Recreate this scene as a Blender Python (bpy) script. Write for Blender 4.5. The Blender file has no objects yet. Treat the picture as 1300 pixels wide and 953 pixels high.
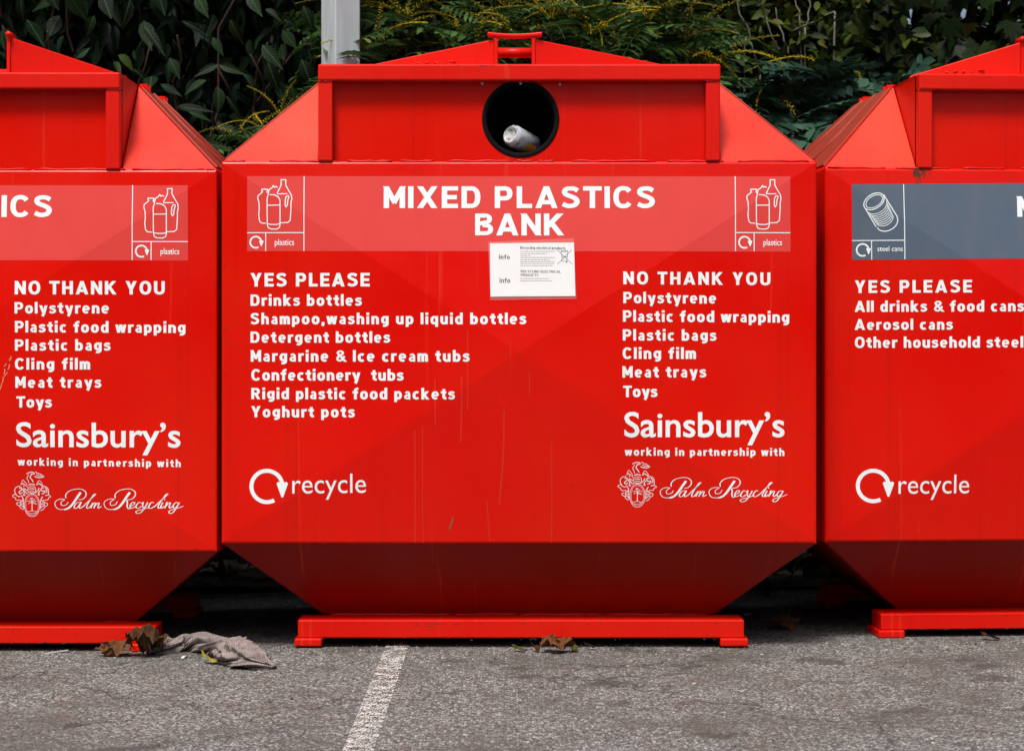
import bpy, bmesh, math, random
import numpy as np
from mathutils import Vector, Matrix, Euler, noise
R = math.radians
sc = bpy.context.scene
COL = sc.collection
random.seed(7)
rng = np.random.default_rng(7)

# ------------------------------------------------------------------ camera, sky, sun, exposure
CAM = Vector((0.0, -6.4, 0.9925))
FPX, CX, CY = 2560.0, 650.0, 431.0          # focal length in photo pixels, optical centre
cd = bpy.data.cameras.new('camera')
cam = bpy.data.objects.new('camera', cd)
COL.objects.link(cam)
cam.location = CAM
cam.rotation_euler = (R(90), 0, 0)
cd.sensor_width = 36
cd.lens = 36 * FPX / 1300
cd.shift_y = -45.5 / 1300
cd.clip_start = 0.1
cd.clip_end = 2000
cd.dof.use_dof = True
cd.dof.focus_distance = 6.45
cd.dof.aperture_fstop = 5.6
sc.camera = cam

SUN_EL, SUN_AZ = R(62), R(200)               # azimuth clockwise from +Y (north)
world = bpy.data.worlds.new('World')
sc.world = world
world.use_nodes = True
wn = world.node_tree
sky = wn.nodes.new('ShaderNodeTexSky')
sky.sky_type = 'NISHITA'
sky.sun_disc = False
sky.sun_elevation = SUN_EL
sky.sun_rotation = SUN_AZ
sky.air_density = 1.0
sky.dust_density = 6.0
sky.ozone_density = 1.0
wn.links.new(sky.outputs[0], wn.nodes['Background'].inputs[0])
wn.nodes['Background'].inputs[1].default_value = 0.05

sl = bpy.data.lights.new('sun', 'SUN')
sl.energy = 1.5
sl.angle = R(14)
sl.color = (1.0, 0.98, 0.95)
sun = bpy.data.objects.new('sun', sl)
COL.objects.link(sun)
sdir = Vector((math.sin(SUN_AZ) * math.cos(SUN_EL), math.cos(SUN_AZ) * math.cos(SUN_EL), math.sin(SUN_EL)))
sun.rotation_euler = sdir.to_track_quat('Z', 'Y').to_euler()
sun.location = sdir * 30

sc.view_settings.view_transform = 'Standard'
sc.view_settings.look = 'None'
sc.view_settings.exposure = 1.47
sc.view_settings.gamma = 1.0

# ------------------------------------------------------------------ helpers
def tag(o, label=None, cat=None, group=None, kind=None):
    if label: o['label'] = label
    if cat: o['category'] = cat
    if group: o['group'] = group
    if kind: o['kind'] = kind
    return o

def link(name, me, mat=None, parent=None, smooth=False):
    o = bpy.data.objects.new(name, me)
    COL.objects.link(o)
    if mat is not None and not me.materials: me.materials.append(mat)
    if parent is not None: o.parent = parent
    if smooth:
        me.polygons.foreach_set('use_smooth', [True] * len(me.polygons))
    return o

def mesh(name, v, f, mat=None, parent=None, smooth=False):
    me = bpy.data.meshes.new(name)
    me.from_pydata([tuple(p) for p in v], [], f)
    me.update()
    return link(name, me, mat, parent, smooth)

def empty(name, loc, rz=0.0):
    o = bpy.data.objects.new(name, None)
    COL.objects.link(o)
    o.location = loc
    o.rotation_euler = (0, 0, rz)
    o.empty_display_size = 0.1
    return o

def bevel(o, w=0.005, seg=2, ang=25):
    m = o.modifiers.new('bevel', 'BEVEL')
    m.width = w; m.segments = seg; m.limit_method = 'ANGLE'; m.angle_limit = R(ang)
    m.harden_normals = False
    return o

def box_vf(x0, x1, y0, y1, z0, z1):
    v = [(x0,y0,z0),(x1,y0,z0),(x1,y1,z0),(x0,y1,z0),(x0,y0,z1),(x1,y0,z1),(x1,y1,z1),(x0,y1,z1)]
    f = [(0,3,2,1),(4,5,6,7),(0,1,5,4),(1,2,6,5),(2,3,7,6),(3,0,4,7)]
    return v, f

def tube_vf(pts, rad, n=8, cap=True):
    """tube along a polyline; rad a number or a list"""
    pts = [Vector(p) for p in pts]
    k = len(pts)
    rs = rad if isinstance(rad, (list, tuple)) else [rad] * k
    v, f = [], []
    up = Vector((0.13, 0.21, 0.97))
    for i, p in enumerate(pts):
        t = (pts[min(i+1, k-1)] - pts[max(i-1, 0)]).normalized()
        a = t.cross(up)
        if a.length < 1e-3: a = t.cross(Vector((1, 0, 0)))
        a.normalize(); b = t.cross(a).normalized()
        for j in range(n):
            th = 2*math.pi*j/n
            v.append(p + (a*math.cos(th) + b*math.sin(th)) * rs[i])
    for i in range(k-1):
        for j in range(n):
            q = (j+1) % n
            f.append((i*n+j, i*n+q, (i+1)*n+q, (i+1)*n+j))
    if cap:
        f.append(tuple(range(n-1, -1, -1)))
        f.append(tuple((k-1)*n+j for j in range(n)))
    return v, f

def merge(parts):
    V, F = [], []
    for v, f in parts:
        o = len(V)
        V += list(v)
        F += [tuple(i+o for i in q) for q in f]
    return V, F

def catmull(pts, per=6):
    if len(pts) < 3: return pts
    P = [np.array(p, float) for p in pts]
    P = [2*P[0]-P[1]] + P + [2*P[-1]-P[-2]]
    out = []
    for i in range(1, len(P)-2):
        for k in range(per):
            t = k/per
            a, b, c, d = P[i-1], P[i], P[i+1], P[i+2]
            out.append(tuple(0.5*((2*b)+(-a+c)*t+(2*a-5*b+4*c-d)*t*t+(-a+3*b-3*c+d)*t**3)))
    out.append(tuple(P[-2]))
    return out

# ------------------------------------------------------------------ materials
class NT:
    def __init__(s, name):
        s.m = bpy.data.materials.new(name); s.m.use_nodes = True
        s.t = s.m.node_tree; s.b = s.t.nodes['Principled BSDF']
    def n(s, typ, **k):
        o = s.t.nodes.new(typ)
        for a, b in k.items():
            if a.startswith('i_'): o.inputs[a[2:].replace('_', ' ')].default_value = b
            else: setattr(o, a, b)
        return o
    def l(s, a, b): s.t.links.new(a, b)
    def ramp(s, fac, stops):
        r = s.n('ShaderNodeValToRGB')
        e = r.color_ramp.elements
        while len(e) < len(stops): e.new(0.5)
        for el, (p, c) in zip(e, stops):
            el.position = p; el.color = (c if hasattr(c, '__len__') else (c, c, c)) + ((1,) if hasattr(c, '__len__') and len(c) == 3 else ()) if hasattr(c, '__len__') else (c, c, c, 1)
        s.l(fac, r.inputs[0]); return r
    def noise(s, vec, scale, detail=3, rough=0.5):
        t = s.n('ShaderNodeTexNoise'); t.inputs['Scale'].default_value = scale
        t.inputs['Detail'].default_value = detail; t.inputs['Roughness'].default_value = rough
        s.l(vec, t.inputs['Vector']); return t
    def mapping(s, vec, scale=(1, 1, 1), loc=(0, 0, 0)):
        m = s.n('ShaderNodeMapping'); m.inputs['Scale'].default_value = scale; m.inputs['Location'].default_value = loc
        s.l(vec, m.inputs['Vector']); return m.outputs[0]
    def mix(s, fac, a, b, mode='MIX'):
        m = s.n('ShaderNodeMix', data_type='RGBA', blend_type=mode)
        for inp, val in ((m.inputs[0], fac), (m.inputs[6], a), (m.inputs[7], b)):
            if hasattr(val, 'links'): s.l(val, inp)
            elif isinstance(val, (int, float)): inp.default_value = val
            else: inp.default_value = tuple(val) + (1,) * (4 - len(val))
        return m.outputs[2]
    def math(s, op, a, b=0.0):
        m = s.n('ShaderNodeMath', operation=op)
        for inp, val in ((m.inputs[0], a), (m.inputs[1], b)):
            if hasattr(val, 'links'): s.l(val, inp)
            else: inp.default_value = val
        return m.outputs[0]
    def bump(s, h, strength=0.1, dist=0.002, prev=None):
        b = s.n('ShaderNodeBump'); b.inputs['Strength'].default_value = strength; b.inputs['Distance'].default_value = dist
        s.l(h, b.inputs['Height'])
        if prev is not None: s.l(prev, b.inputs['Normal'])
        return b.outputs[0]

def simple(name, col, rough=0.5, metal=0.0, spec=0.5):
    k = NT(name)
    k.b.inputs['Base Color'].default_value = tuple(col) + (1,)
    k.b.inputs['Roughness'].default_value = rough
    k.b.inputs['Metallic'].default_value = metal
    k.b.inputs['Specular IOR Level'].default_value = spec
    return k.m

def red_paint(name, base=(0.58, 0.0034, 0.0009), rust=0.62, rough=0.20):
    k = NT(name)
    co = k.n('ShaderNodeTexCoord').outputs['Object']
    big = k.noise(co, 1.1, 3, 0.55).outputs[0]
    c = k.mix(k.ramp(big, [(0.35, 0.0), (0.7, 1.0)]).outputs[0], base, (base[0]*1.04, base[1]*1.9+0.003, base[2]*1.6))
    # rain streaks that run down the sheet
    st = k.noise(k.mapping(co, (34, 3, 0.55)), 1.0, 4, 0.6).outputs[0]
    stm = k.math('MULTIPLY', k.ramp(st, [(0.64, 0.0), (0.70, 1.0)]).outputs[0], 0.34)
    c = k.mix(stm, c, (0.62, 0.045, 0.014))
    st2 = k.noise(k.mapping(co, (22, 3, 0.4), (5.3, 1, 2)), 1.0, 4, 0.6).outputs[0]
    stm2 = k.math('MULTIPLY', k.ramp(st2, [(0.60, 0.0), (0.74, 1.0)]).outputs[0], 0.30)
    c = k.mix(stm2, c, (0.30, 0.006, 0.003))
    # small chips and grime specks
    ch = k.noise(co, 55, 3, 0.6).outputs[0]
    gate = k.noise(co, 3.1, 2, 0.5).outputs[0]
    chm = k.math('MULTIPLY', k.ramp(ch, [(0.70, 0.0), (0.735, 1.0)]).outputs[0], k.ramp(gate, [(0.50, 0.0), (rust, 1.0)]).outputs[0])
    chm = k.math('MULTIPLY', chm, 0.75)
    c = k.mix(chm, c, (0.06, 0.012, 0.008))
    k.l(c, k.b.inputs['Base Color'])
    rv = k.noise(co, 2.3, 4, 0.6).outputs[0]
    k.l(k.ramp(rv, [(0.3, rough-0.05), (0.75, rough+0.12)]).outputs[0], k.b.inputs['Roughness'])
    k.b.inputs['Specular IOR Level'].default_value = 0.20
    b1 = k.bump(k.noise(co, 3.0, 3, 0.5).outputs[0], 0.5, 0.010)
    b2 = k.bump(k.noise(co, 420, 2, 0.5).outputs[0], 0.05, 0.001, b1)
    k.l(b2, k.b.inputs['Normal'])
    return k.m

def vinyl(name, col, dirt=(0.25, 0.2, 0.18), amt=0.25, rough=0.4):
    k = NT(name)
    co = k.n('ShaderNodeTexCoord').outputs['Object']
    d = k.noise(k.mapping(co, (1, 1, 0.35)), 14, 5, 0.65).outputs[0]
    m = k.math('MULTIPLY', k.ramp(d, [(0.45, 0.0), (0.8, 1.0)]).outputs[0], amt)
    k.l(k.mix(m, col, dirt), k.b.inputs['Base Color'])
    k.b.inputs['Roughness'].default_value = rough
    return k.m

RED = red_paint('red_paint')
RED_SKYLIT = red_paint('skylit_red_paint', base=(0.60, 0.024, 0.015), rough=0.28)  # sky sheen on the upward corner slopes, put into a paler base colour
RED_SHADED = red_paint('shaded_red_paint', base=(0.26, 0.0030, 0.0012), rust=0.58, rough=0.4)  # shade of the down-facing underside, put into a darker base colour
RED_GRIMY = red_paint('grimy_red_paint', base=(0.24, 0.020, 0.013), rust=0.54, rough=0.5)
RED_WORN = red_paint('worn_red_paint', rust=0.56, rough=0.36)
BAND = vinyl('pale_red_vinyl', (0.64, 0.046, 0.038), (0.55, 0.035, 0.03), 0.4, 0.34)
GREYBAND = vinyl('slate_grey_vinyl', (0.075, 0.105, 0.145), (0.12, 0.13, 0.14), 0.6, 0.36)
WHITE = vinyl('white_vinyl', (0.74, 0.80, 0.80), (0.55, 0.48, 0.46), 0.25, 0.45)
PALEWHITE = vinyl('thin_white_vinyl', (0.74, 0.60, 0.60), (0.6, 0.35, 0.35), 0.3, 0.45)
RUBBER = simple('black_rubber', (0.004, 0.004, 0.005), 0.8, 0, .08)
STEEL = simple('zinc_steel', (0.55, 0.55, 0.55), 0.35, 0.9)
PAPER = vinyl('notice_paper', (0.78, 0.80, 0.80), (0.6, 0.62, 0.62), 0.15, 0.25)
INK = simple('black_ink', (0.03, 0.03, 0.035), 0.5)
GREYINK = simple('grey_ink', (0.30, 0.31, 0.33), 0.5)

k = NT('clear_sleeve')
k.b.inputs['Base Color'].default_value = (0.85, 0.70, 0.68, 1)
k.b.inputs['Roughness'].default_value = 0.12
k.b.inputs['Alpha'].default_value = 0.13
SLEEVE = k.m

def galvanised():
    k = NT('galvanised_steel')
    co = k.n('ShaderNodeTexCoord').outputs['Object']
    n1 = k.noise(k.mapping(co, (6, 6, 0.8)), 3, 4, 0.6).outputs[0]
    k.l(k.ramp(n1, [(0.3, (0.34, 0.39, 0.405)), (0.7, (0.46, 0.51, 0.52))]).outputs[0], k.b.inputs['Base Color'])
    k.b.inputs['Roughness'].default_value = 0.5
    k.b.inputs['Metallic'].default_value = 0.0
    k.l(k.bump(k.noise(co, 60, 3, 0.5).outputs[0], 0.1, 0.002), k.b.inputs['Normal'])
    return k.m
GALV = galvanised()

def asphalt():
    k = NT('asphalt')
    co = k.n('ShaderNodeTexCoord').outputs['Object']
    v = k.n('ShaderNodeTexVoronoi', feature='F1'); v.inputs['Scale'].default_value = 125
    k.l(co, v.inputs['Vector'])
    v2 = k.n('ShaderNodeTexVoronoi', feature='F1'); v2.inputs['Scale'].default_value = 420
    k.l(co, v2.inputs['Vector'])
    sep = k.n('ShaderNodeSeparateColor'); k.l(v.outputs['Color'], sep.inputs[0])
    stone = k.ramp(sep.outputs[0], [(0.0, (0.024, 0.024, 0.022)), (0.40, (0.108, 0.110, 0.103)), (0.72, (0.24, 0.245, 0.231)), (1.0, (0.50, 0.505, 0.48))]).outputs[0]
    gap = k.ramp(v.outputs['Distance'], [(0.30, 0.0), (0.62, 1.0)]).outputs[0]
    c = k.mix(k.math('MULTIPLY', gap, 0.8), stone, (0.022, 0.020, 0.018))
    sep2 = k.n('ShaderNodeSeparateColor'); k.l(v2.outputs['Color'], sep2.inputs[0])
    c = k.mix(k.math('MULTIPLY', k.ramp(sep2.outputs[1], [(0.72, 0.0), (0.9, 1.0)]).outputs[0], 0.6), c, (0.28, 0.27, 0.25))
    big = k.noise(co, 2.2, 5, 0.65).outputs[0]
    c = k.mix(k.ramp(big, [(0.46, 0.0), (0.68, 0.80)]).outputs[0], c, (0.058, 0.052, 0.044))
    br = k.noise(co, 7, 4, 0.7).outputs[0]
    c = k.mix(k.ramp(br, [(0.56, 0.0), (0.70, 0.6)]).outputs[0], c, (0.075, 0.042, 0.030))
    oil = k.noise(k.mapping(co, (1, 1, 1), (3.1, 7.7, 0)), 3.4, 3, 0.55).outputs[0]
    c = k.mix(k.ramp(oil, [(0.60, 0.0), (0.68, 0.75)]).outputs[0], c, (0.032, 0.029, 0.026))
    ck = k.n('ShaderNodeTexVoronoi', feature='DISTANCE_TO_EDGE'); ck.inputs['Scale'].default_value = 0.62
    wob = k.n('ShaderNodeVectorMath', operation='ADD'); k.l(co, wob.inputs[0])
    wn2 = k.n('ShaderNodeTexNoise'); wn2.inputs['Scale'].default_value = 5; wn2.inputs['Detail'].default_value = 6; k.l(co, wn2.inputs['Vector'])
    wsc = k.n('ShaderNodeVectorMath', operation='SCALE'); wsc.inputs['Scale'].default_value = .5; k.l(wn2.outputs[1], wsc.inputs[0]); k.l(wsc.outputs[0], wob.inputs[1])
    k.l(wob.outputs[0], ck.inputs['Vector'])
    c = k.mix(k.ramp(ck.outputs['Distance'], [(0.0015, 0.85), (0.006, 0.0)]).outputs[0], c, (0.014, 0.012, 0.010))
    k.l(c, k.b.inputs['Base Color'])
    k.b.inputs['Roughness'].default_value = 0.85
    h = k.math('SUBTRACT', 1.0, v.outputs['Distance'])
    b = k.bump(h, 0.9, 0.004)
    k.l(k.bump(sep2.outputs[0], 0.3, 0.0015, b), k.b.inputs['Normal'])
    return k.m
ASPHALT = asphalt()

def line_paint():
    k = NT('worn_white_paint')
    co = k.n('ShaderNodeTexCoord').outputs['Object']
    v = k.n('ShaderNodeTexVoronoi', feature='F1'); v.inputs['Scale'].default_value = 165
    k.l(co, v.inputs['Vector'])
    w = k.noise(co, 38, 5, 0.7).outputs[0]
    c = k.mix(k.ramp(w, [(0.3, 0.0), (0.7, 1.0)]).outputs[0], (0.72, 0.70, 0.66), (0.42, 0.40, 0.37))
    k.l(c, k.b.inputs['Base Color'])
    k.b.inputs['Roughness'].default_value = 0.8
    k.l(k.bump(k.math('SUBTRACT', 1.0, v.outputs['Distance']), 0.8, 0.003), k.b.inputs['Normal'])
    a = k.math('ADD', k.math('MULTIPLY', v.outputs['Distance'], 0.55), k.math('MULTIPLY', k.noise(co, 26, 4, 0.7).outputs[0], 0.8))
    k.l(k.ramp(a, [(0.60, 1.0), (0.66, 0.0)]).outputs[0], k.b.inputs['Alpha'])
    return k.m
LINE = line_paint()

def leaf_mat(name, c0, c1, c2=None, rough=0.42, vein=False, trans=0.12):
    k = NT(name)
    g = k.n('ShaderNodeNewGeometry')
    oi = k.n('ShaderNodeObjectInfo')
    rnd = k.math('FRACT', k.math('ADD', g.outputs['Random Per Island'], oi.outputs['Random']))
    stops = [(0.0, tuple(x*.6 for x in c0)), (0.45, c0), (0.85, c1)] + ([(0.95, c1), (1.0, c2)] if c2 else [])
    c = k.ramp(rnd, stops).outputs[0]
    co = k.n('ShaderNodeTexCoord').outputs['Object']
    n = k.noise(co, 60, 3, 0.6).outputs[0]
    c = k.mix(k.math('MULTIPLY', n, 0.5), c, tuple(x*0.55 for x in c0))
    k.l(c, k.b.inputs['Base Color'])
    k.b.inputs['Roughness'].default_value = rough
    k.b.inputs['Specular IOR Level'].default_value = 0.09
    nb = k.bump(n, 0.35, 0.003)
    if vein:
        sp = k.n('ShaderNodeSeparateXYZ'); k.l(co, sp.inputs[0])
        ax = k.math('ABSOLUTE', sp.outputs[0])
        rib = k.ramp(ax, [(0.006, 1.0), (0.020, 0.0)]).outputs[0]
        w = k.math('SINE', k.math('SUBTRACT', k.math('MULTIPLY', sp.outputs[1], 62.0), k.math('MULTIPLY', ax, 70.0)))
        c = k.mix(k.math('MULTIPLY', rib, 0.55), c, tuple(min(.3, x*2.2+.02) for x in c1))
        c = k.mix(k.math('MULTIPLY', k.math('ADD', w, 1.0), 0.02), c, tuple(x*.5 for x in c0))
        k.l(c, k.b.inputs['Base Color'])
        nb = k.bump(k.math('SUBTRACT', w, k.math('MULTIPLY', rib, 3.0)), 0.16, 0.006, nb)
    k.l(nb, k.b.inputs['Normal'])
    tr = k.n('ShaderNodeBsdfTranslucent'); k.l(c, tr.inputs[0])
    mx = k.n('ShaderNodeMixShader'); mx.inputs[0].default_value = trans
    k.l(k.b.outputs[0], mx.inputs[1]); k.l(tr.outputs[0], mx.inputs[2])
    k.l(mx.outputs[0], k.t.nodes['Material Output'].inputs[0])
    return k.m
LAUREL = leaf_mat('evergreen_leaf', (0.005, 0.014, 0.006), (0.016, 0.040, 0.014), (0.05, 0.08, 0.018))
LAUREL_V = leaf_mat('evergreen_outer_leaf', (0.004, 0.011, 0.004), (0.015, 0.038, 0.012), (0.085, 0.13, 0.022), rough=.38, vein=True)
MAHO = leaf_mat('spiny_leaf', (0.028, 0.062, 0.016), (0.080, 0.150, 0.040), (0.14, 0.19, 0.04), trans=.22)
OVAL = leaf_mat('oval_leaf', (0.014, 0.026, 0.004), (0.060, 0.080, 0.010), (0.13, 0.10, 0.015))
FERN = leaf_mat('blue_green_leaf', (0.020, 0.052, 0.034), (0.045, 0.10, 0.062))
MAPLE = leaf_mat('maple_leaf', (0.010, 0.022, 0.006), (0.032, 0.060, 0.014), (0.16, 0.075, 0.02))
DARK = leaf_mat('hedge_leaf', (0.008, 0.013, 0.007), (0.018, 0.028, 0.012), rough=.75, trans=.03)
YELLOW = leaf_mat('yellow_flower', (0.16, 0.15, 0.014), (0.60, 0.44, 0.015), rough=0.6, trans=.2)
BARK = simple('bark', (0.055, 0.042, 0.032), 0.9)
PALEBARK = simple('pale_stem', (0.11, 0.10, 0.075), 0.8)
REDSTEM = simple('reddish_stem', (0.040, 0.016, 0.011), 0.8)
SOIL = simple('soil', (0.03, 0.024, 0.018), 0.95)
DRYLEAF = leaf_mat('dry_leaf', (0.070, 0.032, 0.014), (0.15, 0.065, 0.025), rough=0.7)
YLEAF = leaf_mat('yellow_fallen_leaf', (0.28, 0.22, 0.03), (0.36, 0.30, 0.05), rough=0.6)

# ------------------------------------------------------------------ ground
def ss(a, b, x):
    t = min(1, max(0, (x-a)/(b-a))); return t*t*(3-2*t)
def gz(x):
    return -0.012*(1-ss(-1.25, -0.8, x)) + 0.010*ss(0.8, 1.2, x)

def make_ground():
    xs = [-400, -60, -12, -5] + list(np.linspace(-3.2, 3.2, 65)) + [5, 12, 60, 400]
    ys = [-400, -60, -12, -6, -3] + list(np.linspace(-1.6, 2.2, 30)) + [3, 6, 12, 60, 400]
    v = [(x, y, gz(x)) for y in ys for x in xs]
    n = len(xs)
    f = [(j*n+i, j*n+i+1, (j+1)*n+i+1, (j+1)*n+i) for j in range(len(ys)-1) for i in range(n-1)]
    o = mesh('car_park_ground', v, f, ASPHALT, smooth=True)
    tag(o, kind='structure')
    lx0, lx1 = -0.408, -0.333
    ys = np.linspace(-5.4, 0.9, 40)
    v = []
    for y in ys:
        for t in (0, 0.5, 1):
            x = lx0 + (lx1-lx0)*t
            v.append((x, y, gz(x) + 0.004))
    f = [(j*3+i, j*3+i+1, (j+1)*3+i+1, (j+1)*3+i) for j in range(len(ys)-1) for i in range(2)]
    tag(mesh('parking_line', v, f, LINE), kind='structure')
    # planting bed behind the banks
    v, f = [], []
    xs = np.linspace(-9, 9, 37); ys = np.linspace(1.55, 7, 14)
    for y in ys:
        for x in xs:
            v.append((x, y, 0.02 + 0.10*ss(1.55, 2.6, y) + 0.05*noise.noise(Vector((x*2, y*2, 0)))*ss(1.55, 2, y)))
    n = len(xs)
    f = [(j*n+i, j*n+i+1, (j+1)*n+i+1, (j+1)*n+i) for j in range(len(ys)-1) for i in range(n-1)]
    tag(mesh('soil_bed', v, f, SOIL, smooth=True), kind='structure')
make_ground()

# ------------------------------------------------------------------ recycling banks
D = 1.12                       # depth of a bank
HW, ZB, ZL, ZT, ZR = 0.945, 0.089, 0.345, 1.5575, 1.8625
HR, RUN, BW, BY = 0.64, 0.30, 0.64, 0.227
APEX = 0.042

def loc(v):                    # bank part: front plane y=0 -> local origin at the base centre
    return [(p[0], p[1]-D/2, p[2]) for p in v]

def panel_y(x, z):             # front face of the cross-broken sheet
    zc = (ZL+ZT)/2; hz = (ZT-ZL)/2-.0075
    return -APEX*max(0, 1 - max(abs(x)/(HW-.0075), abs(z-zc)/hz))

class Bank:
    def __init__(s, fx, fy, z0, yaw, label):
        s.yaw = yaw; s.front = Vector((fx, fy, z0))
        base = s.front + Vector((-math.sin(yaw), math.cos(yaw), 0)) * (D/2)
        s.root = empty('recycling_bank', base, yaw)
        tag(s.root, label, 'recycling bank', 'red steel recycling banks in a row')
    def px(s, x, y):
        """photo point -> (x, z) on this bank's front face"""
        d = Vector(((x-CX)/FPX, 1.0, (CY-y)/FPX))
        n = Vector((-math.sin(s.yaw), math.cos(s.yaw), 0))
        t = n.dot(s.front - CAM) / n.dot(d)
        p = CAM + d*t - s.front
        return p.dot(Vector((math.cos(s.yaw), math.sin(s.yaw), 0))), p.z
    def part(s, name, v, f, mat, smooth=False, parent=None):
        return mesh(name, loc(v), f, mat, parent or s.root, smooth)

def build_body(B, skid, gap, zin, zout, xout, hole, dz=0.0):
    # --- shell
    v = []; f = []
    def P(*pts):
        o = len(v); v.extend(pts); f.append(tuple(range(o, o+len(pts))))
    y0, y1 = 0.012, D-0.012
    for sx in (1, -1):
        q = lambda x, y, z: (sx*x, y, z)
        def S(*pts):
            P(*(pts if sx == 1 else pts[::-1]))
        S(q(HW,y0,ZL), q(HW,y1,ZL), q(HW,y1,ZT), q(HW,y0,ZT))                       # side
        S(q(HW,y0,ZT), q(HW,y1,ZT), q(HR,D-RUN,ZR), q(HR,RUN,ZR))                   # roof side slope
        S(q(HR-.002,0.034,ZT), q(HR-.002,RUN,ZR), q(HR-.002,0.034,ZR))              # hopper side
        S(q(HW,y1,ZT), q(HR,y1,ZT), q(HR,D-RUN,ZR))
    P((HW,y1,ZL), (-HW,y1,ZL), (-HW,y1,ZT), (HW,y1,ZT))
    P((HR,y1,ZT), (-HR,y1,ZT), (-HR,D-RUN,ZR), (HR,D-RUN,ZR))
    P((-HR,0.036,ZR), (HR,0.036,ZR), (HR,D-RUN,ZR), (-HR,D-RUN,ZR))
    me = bpy.data.meshes.new('body_shell')
    bm = bmesh.new()
    bv = [bm.verts.new(p) for p in loc(v)]
    for q in f: bm.faces.new([bv[i] for i in q])
    bmesh.ops.remove_doubles(bm, verts=bm.verts, dist=0.0005)
    bm.to_mesh(me); bm.free()
    sh = link('body_shell', me, RED_WORN, B.root)
    bevel(sh, 0.006, 2, 20)
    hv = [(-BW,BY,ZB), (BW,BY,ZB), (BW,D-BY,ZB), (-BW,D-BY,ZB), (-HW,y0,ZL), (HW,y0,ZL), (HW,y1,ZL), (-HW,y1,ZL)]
    bevel(B.part('lower_hopper', hv, [(0,1,5,4), (1,2,6,5), (2,3,7,6), (3,0,4,7), (3,2,1,0)], RED_SHADED), .005, 2)
    pts = [(-BW+.02+(2*BW-.04)*i/40, BY-.001, ZB+.003+random.uniform(-.002, .002)) for i in range(41)]
    v_, f_ = tube_vf(pts, [random.uniform(.002, .0055) for _ in pts], 6)
    B.part('weld_bead', v_, f_, RED_WORN, True)
    for sx in (1, -1):
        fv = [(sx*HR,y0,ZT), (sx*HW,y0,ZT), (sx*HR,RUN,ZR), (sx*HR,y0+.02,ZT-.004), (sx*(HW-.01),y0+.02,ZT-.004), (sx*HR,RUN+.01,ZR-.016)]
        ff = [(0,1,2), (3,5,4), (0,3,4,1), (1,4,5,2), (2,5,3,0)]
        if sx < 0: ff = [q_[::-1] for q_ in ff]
        bevel(B.part('corner_facet', fv, ff, RED_SKYLIT), .004, 2)
    # --- side lids on the roof slopes, with hinge lugs
    for sx in (1, -1):
        def sl(u, w, off):      # u along depth, w up the slope
            y = 0.045 + u*(D-0.09) if w < .5 else RUN+.005 + u*(D-2*RUN-.01)
            x = HW + (HR-HW)*w; z = ZT + (ZR-ZT)*w
            return (sx*(x+off*.707), y, z+off*.707)
        a = [sl(0,.03,.007), sl(1,.03,.007), sl(1,.97,.007), sl(0,.97,.007)]
        b = [sl(0,.03,-.002), sl(1,.03,-.002), sl(1,.97,-.002), sl(0,.97,-.002)]
        fs = [(0,1,2,3), (4,7,6,5), (0,4,5,1), (1,5,6,2), (2,6,7,3), (3,7,4,0)]
        if sx < 0: fs = [q[::-1] for q in fs]
        bevel(B.part('side_lid', a+b, fs, RED_GRIMY), 0.004, 2)
        for u0 in (.33, .66):
            v3, f3 = tube_vf([sl(u0, .05, .008), sl(u0, .49, .008), sl(u0+(.5-u0)*.0, .95, .008)], .006, 6)
            B.part('lid_rib', v3, f3, RED_GRIMY, True)
        for yy in (RUN+.09, D-RUN-.09):
            vs, fs = merge([box_vf(sx*HR-.008, sx*HR+.020, yy-.03, yy-.018, ZR-.02, ZR+.012),
                            box_vf(sx*HR-.008, sx*HR+.020, yy+.018, yy+.03, ZR-.02, ZR+.012),
                            tube_vf([(sx*HR+.006, yy-.035, ZR+.002), (sx*HR+.006, yy+.035, ZR+.002)], .006, 8)])
            B.part('hinge', vs, fs, RED_WORN)
    # --- front sheet, cross-broken into four shallow facets, rolled edge
    rings = [(0, .014), (0, .007), (.0022, .0024), (.0075, 0)]
    v, f = [], []
    for ins, y in rings:
        x, za, zb = HW-ins, ZL+ins, ZT-ins
        v += [(-x,y,za), (x,y,za), (x,y,zb), (-x,y,zb)]
    for r in range(3):
        for i in range(4):
            j = (i+1) % 4
            f.append((r*4+i, r*4+j, r*4+4+j, r*4+4+i))
    v.append((0, -APEX, (ZL+ZT)/2))
    f += [(12,13,16), (13,14,16), (14,15,16), (15,12,16)]
    f = [q[::-1] if False else q for q in f]
    fp = B.part('front_panel', v, f, RED)
    # --- weld bead along the top seam, broken into runs
    ps = []
    x = -HW + .01
    while x < HW-.03:
        L = random.uniform(.05, .30); e = min(x+L, HW-.01)
        pts = [(x+(e-x)*i/8, .004+random.uniform(-.001, .001), ZT+.0015+random.uniform(-.0015, .0015)) for i in range(9)]
        ps.append(tube_vf(pts, [random.uniform(.0022, .0042) for _ in pts], 6))
        x = e + random.uniform(.0, .08)
    v, f = merge(ps)
    B.part('weld_bead', v, f, RED_WORN, True)
    # --- hopper
    zb = 1.8125
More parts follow.
